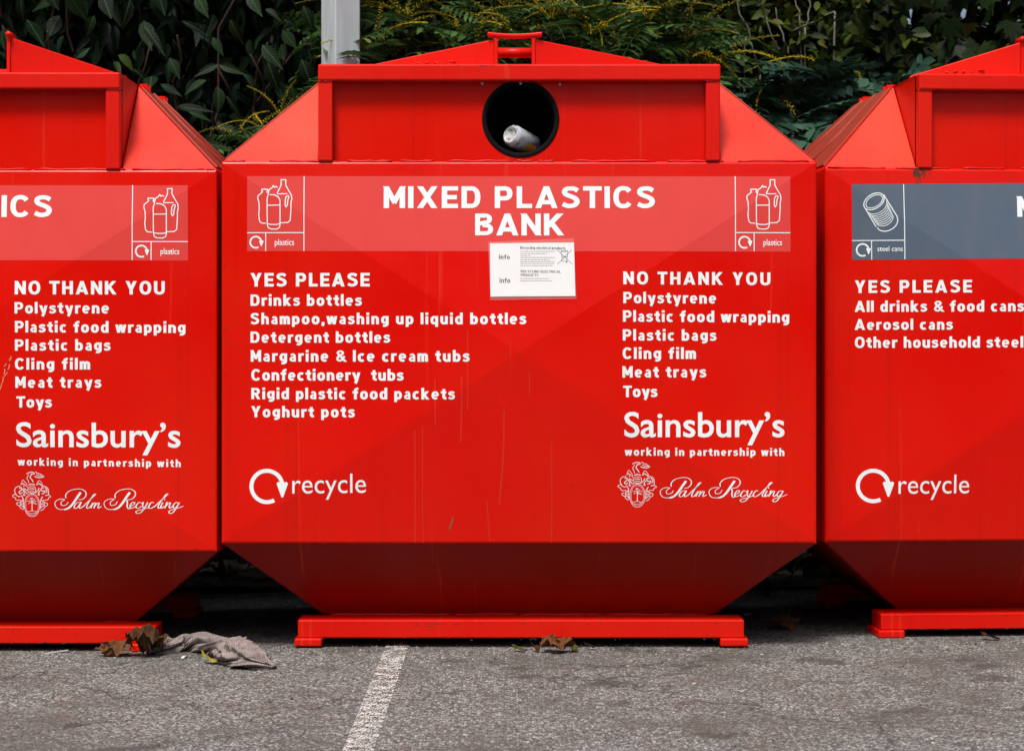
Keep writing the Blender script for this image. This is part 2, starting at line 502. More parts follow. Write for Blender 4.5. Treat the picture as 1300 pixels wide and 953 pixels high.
    if hole:
        hx, hz, hr = 0.005, 1.696, 0.1225
        X, Z0, Z1 = .594, ZT-.002, 1.8595
        n = 64; v = []; f = []
        an = [2*math.pi*j/n + .001 for j in range(n)] + [math.atan2(zz-hz, xx-hx) % (2*math.pi) for xx in (-X, X) for zz in (Z0, Z1)]
        an.sort(); na = len(an)
        for t in an: v.append((hx+hr*math.cos(t), .032, hz+hr*math.sin(t)))
        for t in an:
            c, s_ = math.cos(t), math.sin(t)
            k_ = min((X-hx)/c if c > 1e-6 else (-X-hx)/c if c < -1e-6 else 9e9,
                     (Z1-hz)/s_ if s_ > 1e-6 else (Z0-hz)/s_ if s_ < -1e-6 else 9e9)
            v.append((hx+k_*c, .032, hz+k_*s_))
        for j in range(na):
            q = (j+1) % na
            f.append((j, na+j, na+q, q))
        hp = B.part('hopper_panel', v, f, RED)
        bmx = bmesh.new(); bmx.from_mesh(hp.data)
        bmesh.ops.recalc_face_normals(bmx, faces=bmx.faces); bmx.to_mesh(hp.data); bmx.free()
        # rubber rim and throat
        prof = [(hr+.001, .0318), (hr+.001, .0296), (hr-.002, .0285), (hr-.010, .0290), (hr-.0145, .034), (hr-.015, .05), (hr-.015, .26)]
        v = [(hx+r*math.cos(2*math.pi*j/n), y, hz+r*math.sin(2*math.pi*j/n)) for r, y in prof for j in range(n)]
        f = [(i*n+j, (i+1)*n+j, (i+1)*n+(j+1) % n, i*n+(j+1) % n) for i in range(len(prof)-1) for j in range(n)]
        B.part('aperture_rim', v, f, RUBBER, True)
        v = [(hx, .258, hz)]+[(hx+(hr-.014)*math.cos(2*math.pi*j/n), .259, hz+(hr-.014)*math.sin(2*math.pi*j/n)) for j in range(n)]
        B.part('hole_shade_disc', v, [(0, 1+(j+1) % n, 1+j) for j in range(n)], RUBBER)  # black disc added to stand in for the dark inside of the hole
        for sx in (-.1225, .0, .1255):
            z = 1.8085 if sx <= 0 else 1.8065
            n2 = 12
            pr = [(.0001, .026), (.0022, .0262), (.0026, .0268), (.0038, .0264), (.0046, .0272), (.005, .0318)]
            if sx == 0: pr = [(r, y-.004) for r, y in pr]
            v = [(hx+sx+r*math.cos(2*math.pi*j/n2), y, z+r*math.sin(2*math.pi*j/n2)) for r, y in pr for j in range(n2)]
            f = [(i*n2+j, (i+1)*n2+j, (i+1)*n2+(j+1) % n2, i*n2+(j+1) % n2) for i in range(len(pr)-1) for j in range(n2)]
            B.part('screw', v, f, STEEL, True)
    else:
        v, f = box_vf(-.594, .594, .032, .036, ZT-.002, 1.8595)
        B.part('hopper_panel', v, f, RED)
    v, f = box_vf(-.6375, .6385, -.012, .0305, zb, 1.865)
    bevel(B.part('top_bar', v, f, RED_WORN), .006, 3)
    for sx in (-1, 1):
        v, f = box_vf(*sorted((sx*.592, sx*.6375)), -.006, .0305, ZT+.001, zb-.0006)
        bevel(B.part('side_post', v, f, RED_WORN), .004, 2)
        # corner weld under the bar
        pts = [(sx*(.592+.045*i/6), -.006, zb-.001+random.uniform(-.001, .001)) for i in range(7)]
        v, f = tube_vf(pts, [random.uniform(.002, .004) for _ in pts], 6)
        B.part('weld_bead', v, f, RED_WORN, True)
    # --- roof fins and lifting frame
    cx = -0.0135 if hole else 0.0
    yin, yout = .10, .24
    for sx in (-1, 1):
        for back in (0, 1):
            def Y(y): return y if not back else D-y
            th = .012 if not back else -.012
            a = [(cx+sx*gap, yin, ZR-.006), (sx*xout, yout, ZR-.006), (sx*xout, yout, zout), (cx+sx*gap, yin, zin)]
            a = [(p[0], Y(p[1]), p[2]) for p in a]
            b = [(p[0], p[1]+th, p[2]) for p in a]
            fs = [(0,1,2,3), (4,7,6,5), (0,4,5,1), (1,5,6,2), (2,6,7,3), (3,7,4,0)]
            if (sx < 0) != bool(back): fs = [q[::-1] for q in fs]
            bevel(B.part('roof_fin', a+b, fs, RED_WORN), .003, 2)
        # inner web that ties front and rear fins
        x = cx+sx*(gap-.006)
        v, f = box_vf(x-.005, x+.005, yin-.002, D-yin+.002, ZR-.006, ZR+.03)
        v2, f2 = box_vf(x-.006, x+.006, yin-.006, yin+.03, ZR-.006, zin+.006)
        v, f = merge([(v, f), (v2, f2)])
        bevel(B.part('lifting_web', v, f, RED_WORN), .003, 2)
    n = 14
    if hole:
        L = [(-.088+.176*i/n) for i in range(n+1)]
        v = []
        for x in L:
            sag = -.006*(1-(x/.088)**2)
            for dy, dz in ((-.01, -.006), (.03, -.006), (.03, .006), (-.01, .006)):
                v.append((cx+x, yin+dy, zin+.017+sag+dz))
        f = [(i*4+j, i*4+(j+1) % 4, i*4+4+(j+1) % 4, i*4+4+j) for i in range(n) for j in range(4)] + [(3,2,1,0), tuple(n*4+j for j in range(4))]
        bevel(B.part('lifting_handle', v, f, RED_WORN), .003, 2)
        v, f = tube_vf([(cx-gap+.006, .2, 1.930), (cx+gap-.006, .2, 1.930)], .0165, 16)
        B.part('lifting_tube', v, f, RED_WORN, True)
    else:
        for sx in (-1, 1):
            v, f = tube_vf([(sx*(gap-.004), yin-.016, zin+.009), (sx*(gap-.004), yin+.05, zin+.009)], .009, 12)
            B.part('lifting_lug', v, f, RED_WORN, True)
        v, f = tube_vf([(-gap, .55, 1.93), (gap, .55, 1.93)], .02, 14)
        B.part('lifting_tube', v, f, RED_WORN, True)
    # welded-on number, only its upper half shows over the bar
    t = bead_digits('25047', .055)
    # place on left fin
    xm, wid = (-.34, .14) if hole else (-.50, .13)
    vs, fs = [], []
    ax = Vector((-(gap-xout), 0, 0)); 
    for pl in t:
        pts = []
        for (u, w) in pl:
            x = xm + u*wid
            fr = (abs(x)-gap)/(xout-gap)
            y = yin + (yout-yin)*fr - .002
            zz = 1.852 + w*.040 if hole else 1.858 + w*.040
            pts.append((x, y, zz))
        vs.append(tube_vf(pts, .0032, 6))
    v, f = merge(vs)
    B.part('welded_number', v, f, RED_WORN, True)
    # --- skid
    x0, x1 = skid
    for ya, yb in ((.10, .225), (D-.225, D-.10)):
        v, f = box_vf(x0, x1, ya, yb, .0255+dz, ZB-.003+dz*.6)
        bevel(B.part('skid_rail', v, f, RED_WORN), .004, 2)
    for xa, xb in ((x0+.20, x0+.29), (x1-.29, x1-.20)):
        v, f = box_vf(xa, xb, .226, D-.226, .0255+dz, ZB-.004)
        bevel(B.part('skid_rail', v, f, RED_WORN), .004, 2)
    for xa, xb in ((x0-.010, x0+.078), (x1-.078, x1+.012)):
        for ya, yb in ((.088, .235), (D-.235, D-.088)):
            v, f = box_vf(xa, xb, ya, yb, dz, .0253+dz)
            o = B.part('foot', v, f, RED_WORN)
            bevel(o, .0045, 2)

def arcpts(cx, cy, rx, ry, a0, a1, n=14, e=2.0):
    out = []
    for i in range(n+1):
        a = R(a0+(a1-a0)*i/n); c, s = math.cos(a), math.sin(a)
        out.append((cx+rx*math.copysign(abs(c)**(2/e), c), cy+ry*math.copysign(abs(s)**(2/e), s)))
    return out

def bead_digits(s, h):
    D_ = {'2': [arcpts(.5, .72, .42, .28, 165, -25, 8)+[(.05, 0), (.95, 0)]],
          '5': [[(.9, 1), (.2, 1), (.15, .58)]+arcpts(.48, .32, .42, .32, 130, -150, 10)],
          '0': [arcpts(.5, .5, .42, .5, 0, 360, 14)],
          '4': [[(.7, 0), (.7, 1), (.05, .3), (.95, .3)]],
          '7': [[(.05, 1), (.95, 1), (.35, 0)]]}
    out = []; n = len(s)
    for i, ch in enumerate(s):
        for pl in D_[ch]:
            out.append([((i + .12 + .72*x)/n + random.uniform(-.004, .004), y + random.uniform(-.04, .04)) for x, y in pl])
    return out

# ------------------------------------------------------------------ lettering: a stroke alphabet of our own
WV, WH = 0.245, 0.195
a_, b_ = WV/2, WH/2
XH = 0.72
def glyph(ch):
    """strokes (polylines, cap height 1) and ink width"""
    A = arcpts
    T, M, Bm = 1-b_, .5, b_
    e = 2.35
    def bowl(x0, x1, y0, y1, a0, a1, n=18): return A((x0+x1)/2, (y0+y1)/2, (x1-x0)/2-a_, (y1-y0)/2-b_, a0, a1, n, e)
    if ch == 'I': return [[(a_, 0), (a_, 1)]], WV
    if ch == '|': return [[(.21, 0), (.21, 1)], [(0, T), (.42, T)], [(0, Bm), (.42, Bm)]], .42
    if ch == 'l': return [[(a_, 0), (a_, 1.02)]], WV
    if ch == 'i': return [[(a_, 0), (a_, XH)], [(a_, .82), (a_, 1.03)]], WV
    if ch == 'M': return [[(a_, 0), (a_, 1)], [(.90-a_, 0), (.90-a_, 1)], [(a_*.8, 1.0), (.475, .24)], [(.90-a_*.8, 1.0), (.425, .24)]], .90
    if ch == 'X': return [[(a_*1.1, 0), (.78-a_*1.1, 1)], [(a_*1.1, 1), (.78-a_*1.1, 0)]], .78
    if ch == 'E': return [[(a_, 0), (a_, 1)], [(a_, T), (.60, T)], [(a_, M), (.56, M)], [(a_, Bm), (.60, Bm)]], .60
    if ch == 'L': return [[(a_, 0), (a_, 1)], [(a_, Bm), (.57, Bm)]], .57
    if ch == 'T': return [[(.33, 0), (.33, 1)], [(0, T), (.66, T)]], .66
    if ch == 'H': return [[(a_, 0), (a_, 1)], [(.72-a_, 0), (.72-a_, 1)], [(a_, M), (.72-a_, M)]], .72
    if ch == 'N': return [[(a_, 0), (a_, 1)], [(.74-a_, 0), (.74-a_, 1)], [(a_*.9, 1-.02), (.74-a_*.9, .02)]], .74
    if ch == 'A': return [[(a_*.95, 0), (.41, .995)], [(.82-a_*.95, 0), (.41, .995)], [(.2, .27), (.62, .27)]], .82
    if ch == 'K': return [[(a_, 0), (a_, 1)], [(a_, .36), (.74-a_*1.1, 1)], [(.30, .56), (.77-a_*1.1, 0)]], .77
    if ch == 'Y': return [[(.37, 0), (.37, .46)], [(a_*1.05, 1), (.37, .38)], [(.74-a_*1.05, 1), (.37, .38)]], .74
    if ch == 'D': return [[(a_, 0), (a_, 1)], [(a_, T), (.36, T)]+A(.36, .5, .36-a_, .5-b_, 90, -90, 16, 2.4)+[(a_, Bm)]], .72
    if ch == 'P': return [[(a_, 0), (a_, 1)], [(a_, T), (.38, T)]+A(.38, .675, .30-a_, .325-b_, 90, -90, 12, 2.2)+[(a_, .35+b_)]], .68
    if ch == 'R': return [[(a_, 0), (a_, 1)], [(a_, T), (.38, T)]+A(.38, .69, .30-a_, .31-b_, 90, -90, 12, 2.2)+[(a_, .38+b_)], [(.36, .46), (.72-a_*1.05, 0)]], .72
    if ch == 'B': return [[(a_, 0), (a_, 1)], [(a_, T), (.38, T)]+A(.38, .75, .29-a_, .25-b_*.95, 90, -90, 12, 2.2)+[(a_, .51)],
                          [(.38, .53)]+A(.38, .28, .33-a_, .28-b_, 90, -90, 12, 2.2)+[(a_, Bm)]], .71
    if ch in 'OQ': return [bowl(0, .78, -.01, 1.01, 0, 360, 32)], .78
    if ch == 'C': return [bowl(0, .76, -.01, 1.01, 36, 324, 26)], .73
    if ch == 'G': return [bowl(0, .76, -.01, 1.01, 42, 335, 26)+[(.76-a_, .46), (.44, .46)]], .75
    if ch == 'U': return [[(a_, 1), (a_, .36)]+A(.36, .36, .36-a_, .37-b_, 180, 360, 16, 2.4)+[(.72-a_, 1)]], .72
    if ch == 'S': return [catmull([(.60, .80), (.48, .885), (.345, .9025), (.20, .87), (.135, .76), (.17, .645), (.30, .565), (.42, .505), (.54, .41), (.57, .28), (.50, .15), (.36, .0975), (.22, .105), (.07, .19)], 3)], .69
    x = XH
    if ch == 'o': return [bowl(0, .62, -.01, x+.01, 0, 360, 26)], .62
    if ch == 'c': return [bowl(0, .62, -.01, x+.01, 48, 312, 20)], .54
    if ch == 'e': return [[(a_*.7, x*.5), (.60-a_*.6, x*.5)], A(.305, x/2, .305-a_, x/2+.01-b_, 0, 312, 22, 2.3)], .61
    if ch == 'a': return [[(.54-a_, 0), (.54-a_, x*.5)]+A(.28, x*.60, .26-a_, x*.40-b_*.8, 0, 150, 12), [(.54-a_, .43)]+A(.26, .22, .255-a_*.95, .225-b_*.95, 90, 270, 12, 2.2)+[(.54-a_, b_)]], .54
    if ch == 'b': return [[(a_, 0), (a_, 1.02)], bowl(0, .61, -.01, x+.01, 0, 360, 26)], .61
    if ch == 'd': return [[(.61-a_, 0), (.61-a_, 1.02)], bowl(0, .61, -.01, x+.01, 0, 360, 26)], .61
    if ch == 'p': return [[(a_, -.23), (a_, x)], bowl(0, .61, -.01, x+.01, 0, 360, 26)], .61
    if ch == 'q': return [[(.61-a_, -.23), (.61-a_, x)], bowl(0, .61, -.01, x+.01, 0, 360, 26)], .61
    if ch == 'g': return [bowl(0, .60, .03, x+.01, 0, 360, 26), [(.60-a_, x), (.60-a_, .05)]+A(.28, .04, .32-a_, .27-b_, 0, -125, 10)], .60
    if ch == 'h': return [[(a_, 0), (a_, 1.02)], [(a_, .42)]+A(.30, x-.30, .30-a_, .31-b_, 160, 0, 12, 2.3)+[(.60-a_, 0)]], .60
    if ch == 'n': return [[(a_, 0), (a_, x)], [(a_, .42)]+A(.30, x-.30, .30-a_, .31-b_, 160, 0, 12, 2.3)+[(.60-a_, 0)]], .60
    if ch == 'm': return [[(a_, 0), (a_, x)], [(a_, .42)]+A(.285, x-.28, .275-a_, .29-b_, 160, 0, 12, 2.3)+[(.56-a_, 0)],
                          [(.56-a_, .42)]+A(.60, x-.28, .275-a_, .29-b_, 160, 0, 12, 2.3)+[(.875-a_, 0)]], .875
    if ch == 'u': return [[(.60-a_, 0), (.60-a_, x)], [(a_, x), (a_, .30)]+A(.30, .30, .30-a_, .31-b_, 180, 340, 12, 2.3)], .60
    if ch == 'r': return [[(a_, 0), (a_, x)], [(a_, .40)]+A(.33, x-.26, .33-a_, .27-b_, 165, 62, 8)], .42
    if ch == 's': return [catmull([(.46, .555), (.36, .625), (.255, .635), (.15, .60), (.108, .525), (.15, .450), (.25, .405), (.34, .36), (.412, .295), (.42, .20), (.36, .12), (.26, .09), (.16, .095), (.045, .165)], 3)], .52
    if ch == 't': return [[(.22, .92), (.22, .24)]+A(.36, .22, .14, .22-b_, 180, 270, 6)+[(.43, b_)], [(0, x-b_), (.42, x-b_)]], .43
    if ch == 'f': return [[(.22, 0), (.22, .76)]+A(.38, .80, .16, .225-b_, 180, 90, 6)+[(.44, 1.02-b_)], [(0, x-b_), (.42, x-b_)]], .44
    if ch == 'k': return [[(a_, 0), (a_, 1.02)], [(a_, .24), (.60-a_*1.1, x)], [(.26, .36), (.64-a_*1.1, 0)]], .64
    if ch == 'w': return [[(a_*.9, x), (.26, 0)], [(.26, 0), (.45, x)], [(.45, x), (.64, 0)], [(.64, 0), (.90-a_*.9, x)]], .90
    if ch == 'v': return [[(a_*.9, x), (.31, .02)], [(.31, .02), (.62-a_*.9, x)]], .62
    if ch == 'y': return [[(a_*.9, x), (.33, .05)], [(.63-a_*.9, x), (.36, .02), (.25, -.24)]], .63
    if ch == ',': return [[(a_, .2), (a_, .02), (a_*.6, -.14)]], WV
    if ch == '&': return [[(.74, 0), (.20, .66)]+A(.35, .77, .19, .23-b_, 190, -20, 10)+[(.50, .66), (.20, .44)]+A(.31, .26, .31-a_, .27-b_, 130, 330, 12)+[(.66, .48)]], .76
    return [], .26

def strip(pl, wfun, z_of=None):
    """polyline -> quads with mitred joints; wfun(direction, t) gives full width"""
    P = [np.array(p[:2], float) for p in pl]
    Q = [P[0]]
    for p in P[1:]:
        if np.linalg.norm(p-Q[-1]) > 1e-5: Q.append(p)
    P = Q; n = len(P)
    if n < 2: return [], []
    dirs = [(P[i+1]-P[i])/np.linalg.norm(P[i+1]-P[i]) for i in range(n-1)]
    closed = np.linalg.norm(P[0]-P[-1]) < 1e-3*max(1, n) and n > 5
    L = []; Rr = []
    for i in range(n):
        d0 = dirs[i-1] if i > 0 else (dirs[-1] if closed else dirs[0])
        d1 = dirs[i] if i < n-1 else (dirs[0] if closed else dirs[-1])
        t = d0+d1; ln = np.linalg.norm(t)
        t = d1 if ln < 1e-6 else t/ln
        nrm = np.array([-t[1], t[0]])
        c = max(.45, abs(np.dot(nrm, np.array([-d1[1], d1[0]]))))
        h = wfun(t, i/(n-1))/2/c
        L.append(P[i]+nrm*h); Rr.append(P[i]-nrm*h)
    v = [tuple(p) for p in L+Rr]
    f = [(i, n+i, n+i+1, i+1) for i in range(n-1)]
    return v, f

def drape(me):
    """flat print built at y = -lift: cut along the two fold lines, then pushed onto the folded sheet"""
    bm = bmesh.new(); bm.from_mesh(me)
    big = [q for q in bm.faces if len(q.verts) > 4]
    if big: bmesh.ops.triangulate(bm, faces=big)
    zc = (ZL+ZT)/2; hz = (ZT-ZL)/2-.0075
    for sg in (1, -1):
        bmesh.ops.bisect_plane(bm, geom=bm.verts[:]+bm.edges[:]+bm.faces[:], dist=1e-6, plane_co=(0, 0, zc), plane_no=Vector((hz, 0, sg*(HW-.0075))).normalized())
    for v in bm.verts: v.co.y += panel_y(v.co.x, v.co.z)
    bm.normal_update()
    for q in bm.faces:
        if q.normal.y > 0: q.normal_flip()
    bm.to_mesh(me); bm.free(); me.update()

class InkSet:
    """flat print laid on a bank's front sheet; collects strips in photo pixels"""
    def __init__(s, B): s.B = B; s.items = []; s.raw = []
    def add(s, v, f): s.items.append((v, f))
    def text(s, txt, x0, x1, top, base, tilt=0.0, wfac=1.0, bold=1.0):
        h = base-top
        wfac *= 1.17
        gl = [glyph(c) for c in txt]
        wid = [g[1]*h*wfac*(.86 if c == 'M' else .9 if c in 'mw' else 1) for c, g in zip(txt, gl)]
        wid = [WV*h if c in 'Il' and g[1] == WV else q for c, g, q in zip(txt, gl, wid)]
        mn = .075*h
        tr = (x1-x0-sum(wid))/max(1, len(txt)-1)
        if tr < mn:                                   # condense rather than collide
            f_ = (x1-x0-mn*(len(txt)-1))/sum(wid); wid = [q*f_ for q in wid]; tr = mn
        x = x0
        for c, (st, w), q in zip(txt, gl, wid):
            kx = q/w
            bb = bold*min(1.0, max(.86, kx/h))*(.80 if c in 'a&' else .90 if c in 'esB' else 1)
            wv, wh = WV*h*bb, WH*h*bb
            for pl in st:
                pl = list(pl); cuts = []
                if len(pl) >= 2 and c in 'MXNAKYRkwyv&':
                    for e0, e1 in ((0, 1), (-1, -2)):
                        p, o = pl[e0], pl[e1]
                        if abs(p[0]-o[0]) > .02 and abs(p[1]-o[1]) > .02 and min(abs(p[1]-z) for z in (0, 1, XH)) < .03:
                            yl = min((0, 1, XH), key=lambda z: abs(p[1]-z))
                            cuts.append((base-yl*h, 1 if p[1] > o[1] else -1))
                            dx, dy = p[0]-o[0], p[1]-o[1]; L = math.hypot(dx, dy)
                            pl[e0] = (p[0]+dx/L*.3, p[1]+dy/L*.3)
                pts = [(x+p[0]*kx, base-p[1]*h) for p in pl]
                v, f = strip(pts, lambda d, t: math.hypot(wv*d[1], wh*d[0]))
                if cuts:                              # square the ends off on the cap line or base line
                    n2 = len(v)//2
                    for face in f:
                        poly = [v[i] for i in face]
                        for yc, sg in cuts:
                            out = []
                            for i in range(len(poly)):
                                p, r = poly[i], poly[(i+1) % len(poly)]
                                ip, ir = (p[1]-yc)*sg >= 0, (r[1]-yc)*sg >= 0
                                if ip: out.append(p)
                                if ip != ir:
                                    t = (yc-p[1])/(r[1]-p[1]); out.append((p[0]+(r[0]-p[0])*t, yc))
                            poly = out
                            if not poly: break
                        if len(poly) > 2:
                            s.items.append(([(p[0], p[1]+tilt*(p[0]-x0)) for p in poly], [tuple(range(len(poly)))]))
                else:
                    s.add([(p[0], p[1]+tilt*(p[0]-x0)) for p in v], f)
            x += q + tr
    def line(s, pts, w):
        out = [tuple(pts[0])]
        for a, b in zip(pts[:-1], pts[1:]):
            m = max(1, int(math.hypot(b[0]-a[0], b[1]-a[1])/6))
            out += [(a[0]+(b[0]-a[0])*i/m, a[1]+(b[1]-a[1])*i/m) for i in range(1, m+1)]
        s.add(*strip(out, lambda d, t: w))
    def poly(s, pts): s.items.append((list(pts), [tuple(range(len(pts)))]))
    def pen(s, pts, w0, w1, per=6):
        """calligraphic stroke: thick where it runs downward"""
        P = catmull(pts, per)
        s.add(*strip(P, lambda d, t: w0+(w1-w0)*max(0, abs(d[1])-.35)/.65*(1.0)))
    def build(s, name, mat, lift=.0004, parent=None, label=None):
        V, F = [], []
        for k_, (v, f) in enumerate(s.items):
            o = len(V); off = lift + (k_ % 6)*.00002
            for p in v:
                x, z = s.B.px(*p)
                V.append((x, -off, z))
            F += [tuple(i+o for i in q) for q in f]
        for pl in s.raw:                              # already in bank metres
            o = len(V); V += [(x, -lift, z) for x, z in pl]; F.append(tuple(range(o, o+len(pl))))
        o = s.B.part(name, V, F, mat, parent=parent)
        drape(o.data)
        if label: o['label'] = label
        return o

def bfont(B, txt, x0, x1, top, base, refcap, name, mat, off=0.0, lift=.0004, tilt=0.0, parent=None):
    """Blender's own default face, fitted to a pixel box; refcap = height of the tall letters in font units"""
    c = bpy.data.curves.new('t', 'FONT'); c.body = txt; c.size = 1; c.offset = off; c.resolution_u = 4
    o = bpy.data.objects.new('t', c); COL.objects.link(o)
    dg = bpy.context.evaluated_depsgraph_get(); dg.update()
    me = bpy.data.meshes.new_from_object(o.evaluated_get(dg))
    bpy.data.objects.remove(o); bpy.data.curves.remove(c)
    xs = [v.co.x for v in me.vertices]
    a, b = min(xs), max(xs)
    for v in me.vertices:
        px = x0 + (v.co.x-a)/(b-a)*(x1-x0)
        py = base - v.co.y/refcap*(base-top) + tilt*(px-x0)
        x, z = B.px(px, py)
        v.co = (x, -lift-D/2, z)
    me.name = name
    me.materials.clear()
    me.update()
    drape(me)
    return link(name, me, mat, parent or B.root)

def grid_sheet(B, name, corners, mat, lift, nx=24, ny=8, parent=None, wob=0.0):
    (ax, ay), (bx, by), (cx_, cy_), (dx, dy) = corners     # TL TR BR BL in pixels
    V = []
    for j in range(ny+1):
        for i in range(nx+1):
            u, w = i/nx, j/ny
            p = ((ax*(1-u)+bx*u)*(1-w)+(dx*(1-u)+cx_*u)*w, (ay*(1-u)+by*u)*(1-w)+(dy*(1-u)+cy_*u)*w)
            x, z = B.px(*p)
            V.append((x, -lift-wob*abs(noise.noise(Vector((x*18, z*18, 3)))), z))
    n = nx+1
    F = [(j*n+i, (j+1)*n+i, (j+1)*n+i+1, j*n+i+1) for j in range(ny) for i in range(nx)]
    o = B.part(name, V, F, mat, parent=parent)
    drape(o.data)
    return o

def recycle_loop(k, cx, cy, r, w):
    k.add(*strip(arcpts(cx, cy, r-w/2, r-w/2, 70, 366-0, 40, 2.0), lambda d, t: w))
    # gap sits lower right; the arrow head points down at the right
def recycle_mark(k, cx, cy, r, w):
    # arc measured with y down: start lower right, go round clockwise over the left and top to the right side
    k.add(*strip(arcpts(cx, cy, r-w/2, r-w/2, 62, 352, 44, 2.0), lambda d, t: w))
    ax, ay = cx+r-w*.55, cy-.10*r
    k.poly([(ax-w*1.45, ay-.06*r), (ax-w*1.1, ay-.16*r), (ax, ay-.10*r), (ax+w*1.1, ay-.16*r), (ax+w*1.45, ay-.06*r), (ax+w*.2, ay+.72*r), (ax-w*.2, ay+.72*r)])

ZX = lambda p: (280+p[0]/3.94, 200+p[1]/3.94)
BOTTLES = [
    [(228,330),(205,328),(196,318),(192,285),(195,255),(193,225),(187,205),(188,192),(207,177),(211,172),(207,168),(207,160),(236,160),(236,168),(233,172),(237,180)],
    [(234,240),(234,205),(240,185),(243,163),(258,152),(266,142),(270,150),(281,146),(285,152)],
    [(234,238),(235,335),(240,352),(252,358),(282,359),(295,352),(299,338),(299,215),(290,198),(272,188),(248,187)],
    [(236,240),(298,239)],
    [(237,332),(255,336),(280,336),(298,332)],
    [(300,328),(338,326),(350,316),(354,255),(354,228),(358,208),(356,190),(334,152),(327,138),(327,112),(304,112),(304,138),(299,150),(284,180)],
    [(284,183),(335,182)],
    [(324,240),(326,205),(332,194),(341,192),(343,200),(338,214),(335,240),(330,248),(324,240)],
]
def pictogram(k, ox, oy, mirrored=False):
    for pl in BOTTLES:
        k.line([(ZX(p)[0]+ox, ZX(p)[1]+oy) for p in pl], 1.25)

ZS = lambda p: (775+p[0]/5.532, 580+p[1]/5.532)
SCRIPT = [
    # P: entry loop, stem, bowl
    ([(440,232),(425,252),(395,255),(392,232),(415,215),(380,213),(350,232),(352,262),(375,282),(412,283),(435,272)], 1.0, 1.2),
    ([(528,165),(505,198),(470,248),(440,276),(412,285)], 2.4, 4.4),
    ([(425,205),(425,180),(450,155),(490,143),(530,142),(560,158),(565,185),(545,210),(515,217)], 1.0, 1.8),
    # alm
    ([(520,232),(498,240),(482,262),(487,277),(505,270),(522,245),(530,232)], 1.0, 2.0),
    ([(532,232),(518,262),(522,276),(545,262)], 1.0, 2.4),
    ([(540,268),(580,228),(620,190),(632,178),(620,180),(595,215),(570,258),(572,276),(590,268),(612,240)], 1.0, 2.0),
    ([(612,238),(598,275)], 1.0, 2.2),
    ([(600,265),(620,240),(632,240),(626,255),(618,276)], 1.0, 2.0),
    ([(622,264),(645,240),(656,242),(648,262),(650,275),(672,262)], 1.0, 2.0),
    # R
    ([(782,228),(768,250),(738,255),(735,232),(760,213),(722,213),(692,232),(694,262),(716,282),(755,283),(778,272)], 1.0, 1.2),
    ([(870,165),(846,198),(812,248),(782,276),(755,285)], 2.4, 4.4),
    ([(768,205),(768,180),(793,155),(833,143),(873,142),(903,158),(907,185),(885,210),(850,217)], 1.0, 1.8),
    ([(848,217),(852,240),(850,262),(860,280),(878,268)], 1.0, 2.4),
    # e c y c l i n g
    ([(872,262),(898,248),(902,234),(886,236),(870,258),(876,276),(900,268),(915,256)], 1.0, 2.0),
    ([(945,238),(934,234),(918,250),(912,270),(928,276),(950,262)], 1.0, 2.2),
    ([(950,245),(962,234),(958,260),(966,274),(985,252),(992,236)], 1.0, 2.0),
    ([(994,234),(970,275),(945,305),(920,312),(910,300),(930,290),(965,282),(1000,268)], 1.0, 2.0),
    ([(1035,238),(1022,234),(1006,250),(1000,270),(1016,276),(1040,262)], 1.0, 2.2),
    ([(1036,268),(1078,228),(1120,190),(1132,178),(1120,180),(1094,215),(1066,258),(1070,276),(1090,262)], 1.0, 2.0),
    ([(1098,236),(1084,262),(1088,276),(1108,262)], 1.0, 2.2),
    ([(1106,215),(1111,212)], 3.0, 3.0),
    ([(1118,240),(1126,236),(1110,276)], 1.0, 2.2),
    ([(1114,266),(1138,240),(1150,240),(1142,262),(1146,276),(1166,262)], 1.0, 2.0),
    ([(1206,240),(1188,236),(1170,256),(1172,274),(1190,268),(1208,244)], 1.0, 2.0),
    ([(1212,236),(1190,275),(1168,305),(1146,312),(1140,298),(1165,286),(1205,274),(1240,262)], 1.0, 2.0),
]
ZC = lambda p: (10+p[0]/13.614, 590+p[1]/13.614)      # crest, as seen on the left bank
